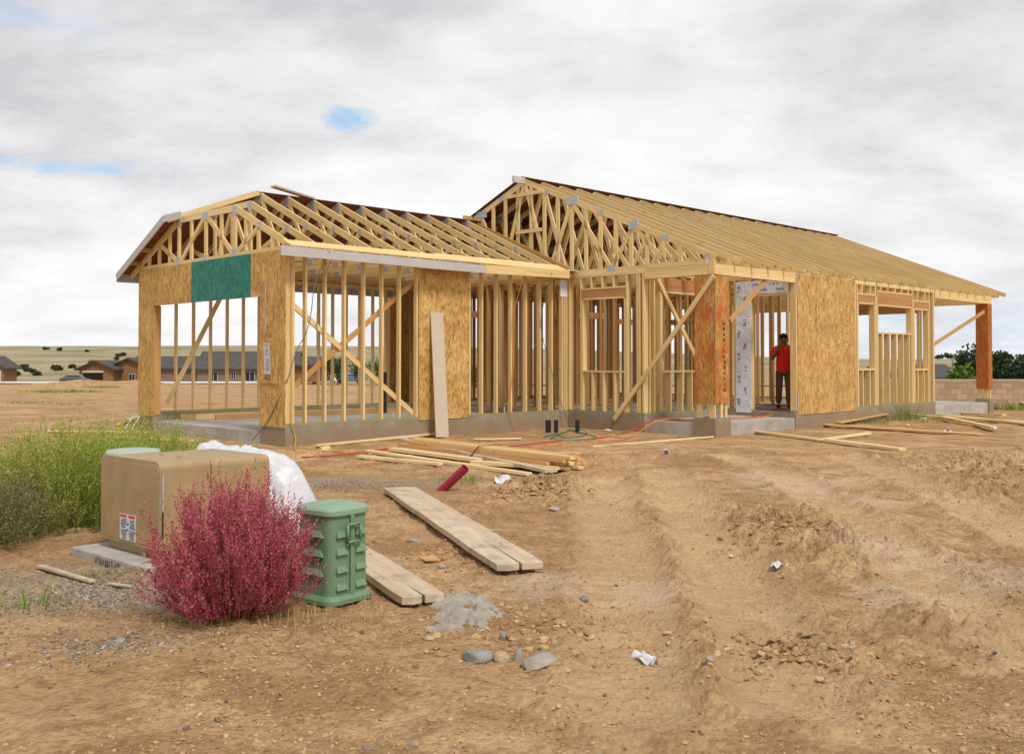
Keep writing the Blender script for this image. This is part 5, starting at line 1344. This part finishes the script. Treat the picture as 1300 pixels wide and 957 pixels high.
# five fingers on each hand, rooted in the palm
def hand(base_i, d, side, curl):
    p = Vector(BV[base_i]); d = Vector(d).normalized(); s = Vector(side).normalized(); c = Vector(curl).normalized()
    for k, (o_, L2) in enumerate(((-.026, .070), (-.009, .080), (.009, .075), (.025, .060))):
        a = p + s * o_ * .8 + d * .03; b = a + d * L2 * .55 + s * o_ * .4; e = b + d * L2 * .35 + c * L2 * .35
        i = len(BV); BV.extend([tuple(a), tuple(b), tuple(e)]); BE.extend([(base_i, i), (i, i + 1), (i + 1, i + 2)]); BR.extend([.0105, .009, .008])
    a = p + s * .035 + d * .0; b = a + s * .022 + d * .035 + c * .015
    i = len(BV); BV.extend([tuple(a), tuple(b)]); BE.extend([(base_i, i), (i, i + 1)]); BR.extend([.012, .010])
hand(11, (.35, .30, .9), (0, -1, .2), (.8, .2, -.2))
hand(16, (0, -.15, -1), (0, -1, .1), (-.6, -.2, 0))
bd = skin('body', BV, BE, BR, MT['skin'], man)
SV = [(0, .0, .78), (0, .0, 1.0), (0, .01, 1.20), (0, .015, 1.37), (0, .005, 1.47), (-.12, .01, 1.41), (-.205, .0, 1.38), (-.25, -.022, 1.19), (.12, .01, 1.41), (.205, .0, 1.38), (.24, .012, 1.19)]
skin('shirt', SV, [(0, 1), (1, 2), (2, 3), (3, 4), (3, 5), (5, 6), (6, 7), (3, 8), (8, 9), (9, 10)], [(.195, .155), (.185, .145), (.185, .148), (.185, .150), (.088, .085), .115, .100, .088, .115, .100, .088], MT['shirt'], man)
TV = [(0, 0, .93), (-.095, .0, .84), (-.105, -.01, .50), (-.117, .03, .12), (.095, .0, .84), (.11, -.03, .50), (.122, -.02, .12)]
skin('trousers', TV, [(0, 1), (1, 2), (2, 3), (0, 4), (4, 5), (5, 6)], [(.14, .12), .108, .084, .074, .108, .084, .074], MT['trousers'], man)
for s, y in ((-.118, .02), (.124, -.03)):
    skin('boot', [(s, y + .03, .10), (s, y + .02, .05), (s, y - .09, .042), (s, y - .16, .035)], [(0, 1), (1, 2), (2, 3)], [.056, .055, .050, .038], MT['boots'], man)
hr = MB()
bm = bmesh.new(); bmesh.ops.create_icosphere(bm, subdivisions=3, radius=1)
for v in bm.verts:
    v.co.x *= .098; v.co.y *= .108; v.co.z *= .100
    if v.co.y < -.02 and v.co.z < .045: v.co.z = .045 + (v.co.z - .045) * .15
    if v.co.z < -.055: v.co.z = -.055
me = bpy.data.meshes.new('hair'); bm.to_mesh(me); bm.free(); me.materials.append(MT['hair'])
ho = bpy.data.objects.new('hair', me); col.objects.link(ho); ho.parent = man; ho.location = (0, -.018, 1.665)
fc = MB()
for sx_ in (-.034, .034): fc.panel((sx_ - .016, -.125, 1.625), (sx_ + .016, -.108, 1.634))
fc.panel((-.024, -.124, 1.548), (.024, -.108, 1.558)); fc.build('beard', MT['hair'], man, bevel=.002)
MB().tube([(0, -.118, 1.62), (0, -.135, 1.585), (0, -.118, 1.578)], [.008, .014, .010], 6).build('nose', MT['skin'], man, smooth=True)
for sx_ in (-.088, .088): MB().tube([(sx_, -.02, 1.565), (sx_ * 1.12, -.015, 1.60), (sx_, -.02, 1.63)], [.010, .014, .010], 6).build('ear', MT['skin'], man, smooth=True)
ph = MB().board((-.105, -.115, 1.545), (-.098, -.085, 1.625), .010, .05, (1, 0, 0)).build('mobile_phone', MT['black'], None); ph.matrix_world = man.matrix_basis; tag(ph, 'dark mobile phone held to the ear of the worker in red', 'phone')

# ------------------------------------------------------------------ background
def far(px, Y): return (px - 650) / F * Y
def pz(py, Y): return EYE - (py - 458) * Y / F
MT['roofgrey'] = plain('grey_roof_tiles', (0.085, 0.080, 0.075), 0.9, 0.2, 0.2, 1.2)
MT['stucco_brown'] = plain('brown_stucco', (0.23, 0.135, 0.060), 0.9, 0.2, 0.08, .8)
MT['stucco_taupe'] = plain('taupe_stucco', (0.23, 0.175, 0.125), 0.9, 0.2, 0.08, .8)
MT['stucco_tan'] = plain('tan_stucco', (0.42, 0.28, 0.16), 0.9, 0.2, 0.08, .8)
MT['trim'] = plain('pale_trim', (0.55, 0.45, 0.34), 0.8, 0.2)
MT['glass'] = plain('dark_glass', (0.012, 0.014, 0.018), 0.12, 0.6)
MT['dark'] = plain('painted_garage_shade', (0.02, 0.018, 0.016), 0.9, 0.1)
def win(root, x0, x1, z0, z1, y, mat='glass'):
    f = MB().panel((x0 - .06, y - .06, z0 - .06), (x1 + .06, y - .004, z1 + .06)).build('window', MT['white'], root)
    MB().panel((x0, y - .09, z0), ((x0 + x1) / 2 - .04, y - .062, z1)).panel(((x0 + x1) / 2 + .04, y - .09, z0), (x1, y - .062, z1)).build('pane', MT[mat], f)
def gable_prism(m, x0, x1, y0, y1, z0, z1, ov, axis, th=.25):
    """roof slab pair; axis 'x' = ridge along x, 'y' = ridge along y"""
    if axis == 'x':
        ym = (y0 + y1) / 2; k = (z1 - z0) / (ym - y0); a, b = y0 - ov, y1 + ov
        pr = [(a, z0 - ov * k), (ym, z1), (b, z0 - ov * k), (b, z0 - ov * k + th), (ym, z1 + th), (a, z0 - ov * k + th)]
        extrude_x(m, pr, x0 - ov, x1 + ov)
    else:
        xm = (x0 + x1) / 2; k = (z1 - z0) / (xm - x0); a, b = x0 - ov, x1 + ov
        pr = [(a, z0 - ov * k), (xm, z1), (b, z0 - ov * k), (b, z0 - ov * k + th), (xm, z1 + th), (a, z0 - ov * k + th)]
        n = 6; vs = [(p, y0 - ov, z) for p, z in pr] + [(p, y1 + ov, z) for p, z in pr]
        fs = [list(range(n)), [n + i for i in range(n)][::-1]] + [[i, n + i, n + (i + 1) % n, (i + 1) % n] for i in range(n)]
        m.quadset(vs, fs, [[(vs[i][0], vs[i][2]) for i in f_] for f_ in fs])
def gable_wall(m, x0, x1, y0, y1, z0, ze, zr, axis='y'):
    if axis == 'y':
        xm = (x0 + x1) / 2; pr = [(x0, z0), (x1, z0), (x1, ze), (xm, zr), (x0, ze)]; n = 5
        vs = [(p, y0, z) for p, z in pr] + [(p, y1, z) for p, z in pr]
        fs = [list(range(n)), [n + i for i in range(n)][::-1]] + [[i, n + i, n + (i + 1) % n, (i + 1) % n] for i in range(n)]
        m.quadset(vs, fs, [[(vs[i][0], vs[i][2]) for i in f_] for f_ in fs])
    else:
        ym = (y0 + y1) / 2; extrude_x(m, [(y0, z0), (y0, ze), (ym, zr), (y1, ze), (y1, z0)], x0, x1)
Y0 = 172.0
def hx(px): return far(px, Y0)
def hz_(py): return pz(py, Y0)
# brown house with two street-facing gables
gb_z = hz_(492)
h1 = empty('brown_house', (hx(133), Y0, gb_z)); tag(h1, 'brown house with two front gables and an open garage, far off at left', 'house', 'houses across the site')
ox = hx(133); loc = lambda px: hx(px) - ox; lz = lambda py: hz_(py) - gb_z
m = MB(); gable_wall(m, loc(101), loc(144), 0, 9, 0, lz(468), lz(459)); m.build('wall', MT['stucco_brown'], h1)
m = MB(); gable_wall(m, loc(131), loc(180), 3, 14, 0, lz(466), lz(455.5)); m.build('wall', MT['stucco_brown'], h1)
m = MB(); gable_prism(m, loc(101), loc(144), 0, 9, lz(468), lz(459), .7, 'y'); m.build('roof', MT['roofgrey'], h1)
m = MB(); gable_prism(m, loc(131), loc(180), 3, 14, lz(466), lz(455.5), .7, 'y'); m.build('roof', MT['roofgrey'], h1)
MB().panel((loc(106), -.06, 0), (loc(131), -.004, lz(473))).build('garage_shade_panel', MT['dark'], h1)  # flat dark panel, painted shade in place of a real garage interior
MB().panel((loc(105), -.14, lz(473)), (loc(132), -.01, lz(470.5))).build('garage_trim', MT['trim'], h1)
win(h1, loc(156), loc(163), lz(483), lz(475), 3)
# taupe houses further right, seen through the garage
def long_house(name, label, p0, p1, Y, eave, ridge, base, wins, wall='stucco_taupe', cat='house', group='houses across the site', depth=9):
    xa, xb = far(p0, Y), far(p1, Y); zb2 = pz(base, Y); root = empty(name, ((xa + xb) / 2, Y, zb2)); tag(root, label, cat, group); c = (xa + xb) / 2
    ze, zr = pz(eave, Y) - zb2, pz(ridge, Y) - zb2
    m = MB(); gable_wall(m, xa - c, xb - c, 0, depth, 0, ze, zr - .1, 'x'); m.build('wall', MT[wall], root)
    m = MB(); gable_prism(m, xa - c, xb - c, 0, depth, ze, zr, .6, 'x'); m.build('roof', MT['roofgrey'], root)
    for a, b, t0, t1 in wins: win(root, far(a, Y) - c, far(b, Y) - c, pz(t1, Y) - zb2, pz(t0, Y) - zb2, 0)
    return root
long_house('taupe_house', 'long taupe house with a dark grey roof and blank wall, seen through the garage door', 166, 247, 176, 467, 453.5, 492, ())
long_house('taupe_house', 'taupe house with three dark windows seen through the right of the garage door', 251, 372, 168, 467, 447.5, 492, ((267, 276, 472, 483), (294, 299, 472, 480), (312, 323, 472, 483)))
h4 = empty('tan_house', (far(-8, 150), 150, pz(492, 150))); tag(h4, 'tan gabled house with a pale garage door, cut by the left edge', 'house', 'houses across the site')
c4 = far(-8, 150); q4 = pz(492, 150)
m = MB(); gable_wall(m, far(-30, 150) - c4, far(5, 150) - c4, 0, 4, 0, pz(466, 150) - q4, pz(454, 150) - q4); m.build('wall', MT['stucco_brown'], h4)
m = MB(); gable_prism(m, far(-30, 150) - c4, far(5, 150) - c4, 0, 4, pz(466, 150) - q4, pz(454, 150) - q4, .5, 'y'); m.build('roof', MT['roofgrey'], h4)
MB().panel((far(-22, 150) - c4, -.08, 0), (far(2, 150) - c4, -.004, pz(470, 150) - q4)).build('garage_door', MT['trim'], h4)
# low pale foundation wall and the road in front of it
lw_ = MB(); xa, xb = far(-40, 140), far(352, 140)
n = 40
for i in range(n):
    x0, x1 = xa + (xb - xa) * i / n, xa + (xb - xa) * (i + 1) / n
MT['palewall'] = plain('pale_concrete', (0.62, 0.60, 0.57), 0.9, 0.2, 0.08, .5)
MB().panel((xa, 140, -3.4), (xb, 150, pz(486, 140))).build('low_wall', MT['palewall'], None); tag(bpy.data.objects['low_wall'], 'long low pale concrete slab in front of the far houses', 'low wall')
MT['greywall'] = plain('grey_block', (0.23, 0.22, 0.20), 0.9, 0.2, 0.15, .5)
MB().panel((far(-60, 95), 95, -3), (far(78, 95), 95.3, pz(489, 95))).build('retaining_wall', MT['greywall'], None); tag(bpy.data.objects['retaining_wall'], 'low grey wall behind the dirt at the left edge', 'low wall')
def road():
    xs = np.linspace(-160, 160, 120); ys = np.linspace(120, 131, 8); X, Y = np.meshgrid(xs, ys); Z = ground_z(X, Y) + .06
    i = np.arange(X.size).reshape(X.shape); Fc = np.stack([i[:-1, :-1].ravel(), i[:-1, 1:].ravel(), i[1:, 1:].ravel(), i[1:, :-1].ravel()], 1)
    tag(raw('road', np.stack([X.ravel(), Y.ravel(), Z.ravel()], 1), Fc, plain('asphalt', (0.09, 0.088, 0.085), 0.9, 0.2, 0.15, 1)), kind='structure')
road()
# parked cars
MT['tyre'] = plain('tyre_rubber', (0.02, 0.02, 0.02), 0.8, 0.2)
def car(label, px, Y, paint, yaw, s=1.0):
    x = far(px, Y); root = empty('parked_car', (x, Y, gz(x, Y) + .02), yaw); root.scale = (s, s, s); tag(root, label, 'car', 'parked cars far off')
    pr = [(-2.2, .35), (2.2, .35), (2.25, .75), (1.45, .92), (.8, 1.42), (-1.2, 1.45), (-2.0, .95), (-2.25, .85)]
    n = 8; vs = [(a, -.85 + (.12 if z > 1 else 0), z) for a, z in pr] + [(a, .85 - (.12 if z > 1 else 0), z) for a, z in pr]
    fs = [list(range(n)), [n + i for i in range(n)][::-1]] + [[i, n + i, n + (i + 1) % n, (i + 1) % n] for i in range(n)]
    m = MB(); m.quadset(vs, fs, [[(0, 0)] * len(f_) for f_ in fs]); m.build('body', paint, root, bevel=.05)
    for sgn in (-1, 1):
        MB().prism([(-1.1, .78 * sgn - .012), (.72, .78 * sgn - .012), (.72, .78 * sgn + .012), (-1.1, .78 * sgn + .012)], 1.0, 1.34).build('side_window', MT['glass'], root)
        for a in (-1.35, 1.35): MB().tube([(a, .72 * sgn, .33), (a, .90 * sgn, .33)], .33, 14).build('wheel', MT['tyre'], root)
car('dark car with a pale side parked near the tan house at far left', 96, 158, plain('grey_paint', (.09, .09, .10), .3, .5), .2)
car('white car seen between studs of the garage side wall', 411, 150, plain('white_paint', (.7, .7, .7), .3, .5), .1)
car('blue-grey car seen through the garage side wall beside a green tree', 446, 150, plain('blue_paint', (.12, .17, .27), .3, .5), -.1)
long_house('brown_building', 'low brown building seen through the garage side wall studs', 352, 402, 118, 464, 455, 485, (), 'stucco_brown', 'building', 'houses across the site')
# trees
MT['darkleaf'] = leafmat('dark_tree_leaves', [(0, (0.012, 0.028, 0.010)), (.5, (0.028, 0.060, 0.018)), (1, (0.060, 0.105, 0.028))], .6, .15)
MT['brightleaf'] = leafmat('bright_tree_leaves', [(0, (0.05, 0.10, 0.012)), (.5, (0.10, 0.19, 0.02)), (1, (0.17, 0.27, 0.04))], .6, .2)
MT['scrubleaf'] = leafmat('scrub_leaves', [(0, (0.03, 0.045, 0.018)), (.5, (0.06, 0.08, 0.03)), (1, (0.11, 0.12, 0.05))], .6, .1)
MT['bark'] = plain('bark', (0.10, 0.07, 0.045), 0.9, 0.1)
def tree(label, px, Y, w, h, mat, seed, n=2600, group='trees in the distance', name='tree', cat='tree', ls=.16):
    r = np.random.default_rng(seed); x = far(px, Y); root = empty(name, (x, Y, gz(x, Y))); tag(root, label, cat, group)
    m = MB(); m.tube([(0, 0, -.1), (.05, 0, h * .3), (0, .05, h * .6)], h * .035, 6, r1=h * .012)
    for k in range(5):
        a = r.uniform(0, 6.28); m.tube([(0, 0, h * (.2 + .06 * k)), (math.cos(a) * w * .28, math.sin(a) * w * .28, h * (.45 + .07 * k))], h * .014, 5, r1=h * .005)
    m.build('trunk', MT['bark'], root)
    nb_ = 16; cc = r.normal(size=(nb_, 3)); cc = unit(cc) * r.uniform(.3, .8, (nb_, 1)); cc = cc * [w * .5, w * .5, h * .40] + [0, 0, h * .56]
    rr_ = r.uniform(.16, .30, nb_) * min(w, h * 1.2)
    pick = r.integers(0, nb_, n); d = unit(r.normal(size=(n, 3))); c = cc[pick] + d * (rr_[pick] * r.uniform(.5, 1.05, n))[:, None]
    c = c[c[:, 2] > h * .06]; n = len(c); dd = unit(r.normal(size=(n, 3)) + [0, 0, .3])
    V = quads(c, dd, ls * .45 * r.uniform(.6, 1.3, n), ls * r.uniform(.7, 1.5, n), r)
    raw('crown', V, np.arange(len(V)).reshape(-1, 4), mat, root); return root
tree('largest dark green tree behind the block wall and patio column', 1252, 55, 3.5, 2.55, MT['darkleaf'], 1, 5200)
tree('lower dark green tree right of the patio column, towards the right edge', 1288, 58, 2.8, 2.1, MT['darkleaf'], 2, 3400)
tree('bright green bush left of the big dark tree, behind the block wall', 1218, 52, 1.6, 1.55, MT['brightleaf'], 3, 1800)
tree('dark bush seen through the left window of the right wall', 1100, 60, 1.9, 1.6, MT['darkleaf'], 4, 1800)
tree('dark tree at the right edge behind the block wall', 1325, 54, 3.0, 2.2, MT['darkleaf'], 5, 2500)
tree('round green tree seen through the garage studs between the two cars', 429, 110, 3.2, 3.0, MT['darkleaf'], 6, 1500)
tree('bright green tree seen through the garage studs left of the wide panel', 482, 105, 3.4, 2.9, MT['brightleaf'], 7, 1500)
tree('dark tree seen through the garage studs above the blue-grey car', 455, 125, 3.4, 3.4, MT['darkleaf'], 8, 1400)
tree('dark tree seen through the studs right of the wide panel', 606, 70, 2.4, 2.2, MT['brightleaf'], 9, 1200)
for i, (px, Y, w) in enumerate(((58, 520, 7), (75, 500, 7), (30, 330, 5), (36, 310, 5), (42, 300, 4.5), (70, 320, 6), (74, 315, 5), (92, 330, 5), (118, 360, 5), (150, 430, 6), (156, 440, 6), (20, 260, 5), (47, 270, 4), (110, 480, 4), (148, 400, 4))):
    tree('dark low scrub bush on the dry hillside at left', px, Y, w * .6, w * .22, MT['scrubleaf'], 20 + i, 420, 'scrub bushes on the hillside', 'scrub_bush', 'bush', .55)
for i, (px, Y, w) in enumerate(((1205, 640, 16), (1222, 645, 12), (1240, 640, 10), (1278, 640, 14), (1298, 640, 16), (1190, 645, 12), (1180, 640, 10))):
    tree('dark scrub on the skyline of the right-hand hills', px, Y, w, w * .22, MT['scrubleaf'], 50 + i, 420, 'scrub on the skyline', 'scrub_bush', 'bush', 1.0)
long_house('grey_house', 'house with a grey roof behind the block wall, left of the bright bush', 1176, 1214, 84, 480, 466.5, 500, (), 'stucco_taupe', 'house', 'houses across the site', 7)
# block wall at right
def blockwall():
    m, t, b = newmat('tan_block', 0.9, 0.2); uv = uvn(t)
    br = t.nodes.new('ShaderNodeTexBrick'); br.inputs['Scale'].default_value = 1.0
    br.inputs['Brick Width'].default_value = .406; br.inputs['Row Height'].default_value = .203; br.inputs['Mortar Size'].default_value = .007
    br.inputs['Color1'].default_value = (0.47, 0.35, 0.24, 1); br.inputs['Color2'].default_value = (0.35, 0.245, 0.155, 1); br.inputs['Mortar'].default_value = (0.20, 0.155, 0.11, 1); br.inputs['Bias'].default_value = -.1
    t.links.new(uv, br.inputs['Vector']); c = mixc(t, .6, br.outputs['Color'], ramp(t, noise(t, objn(t), 3, 5), [(.3, (.8, .78, .75)), (.7, (1.1, 1.1, 1.1))]), 'MULTIPLY')
    t.links.new(c, b.inputs['Base Color']); bump(t, b, br.outputs['Fac'], -.4, .01)
    x0, x1 = far(1090, 36), far(1420, 36); o = MB().panel((0, 0, -1.3), (x1 - x0, .2, pz(483, 36))).build('block_wall', m, None, (x0, 36, 0))
    tag(o, 'tan concrete block wall behind the patio at right', 'wall')
    MB().panel((0, -.012, pz(483, 36) + .001), (x1 - x0, .212, pz(482, 36) + .012)).build('wall_cap', MT['trim'], o)
blockwall()
# distant basketball hoop over the trees
hx_, hY = far(1209, 75), 75
hp = empty('basketball_hoop', (hx_, hY, gz(hx_, hY))); tag(hp, 'thin curved basketball hoop pole rising behind the block wall at right', 'hoop')
zt = pz(447, 75) - hp.location.z
MB().tube([(0, 0, 0), (0, 0, zt - .7), (.10, 0, zt - .25), (.35, 0, zt - .05), (.6, 0, zt)], .05, 6).build('pole', MT['greywall'], hp)
MB().panel((.45, -.05, zt - .1), (1.05, .0, zt + .14)).build('backboard', MT['greywall'], hp)
# boards and pieces lying loose on the roof
bc = hw(1.85, 2.76, 4.46); o = MB().board(tuple(hw(1.38, 2.70, 4.48) - bc), tuple(hw(2.36, 2.80, 4.36) - bc), .035, .16, (0, 0, 1)).build('loose_board', MT['weathered'], None, bc); tag(o, 'grey weathered board lying across the ridge of the garage roof', 'board')
for px, py, lab in ((452, 490, 'low white bin by the far houses'),): pass
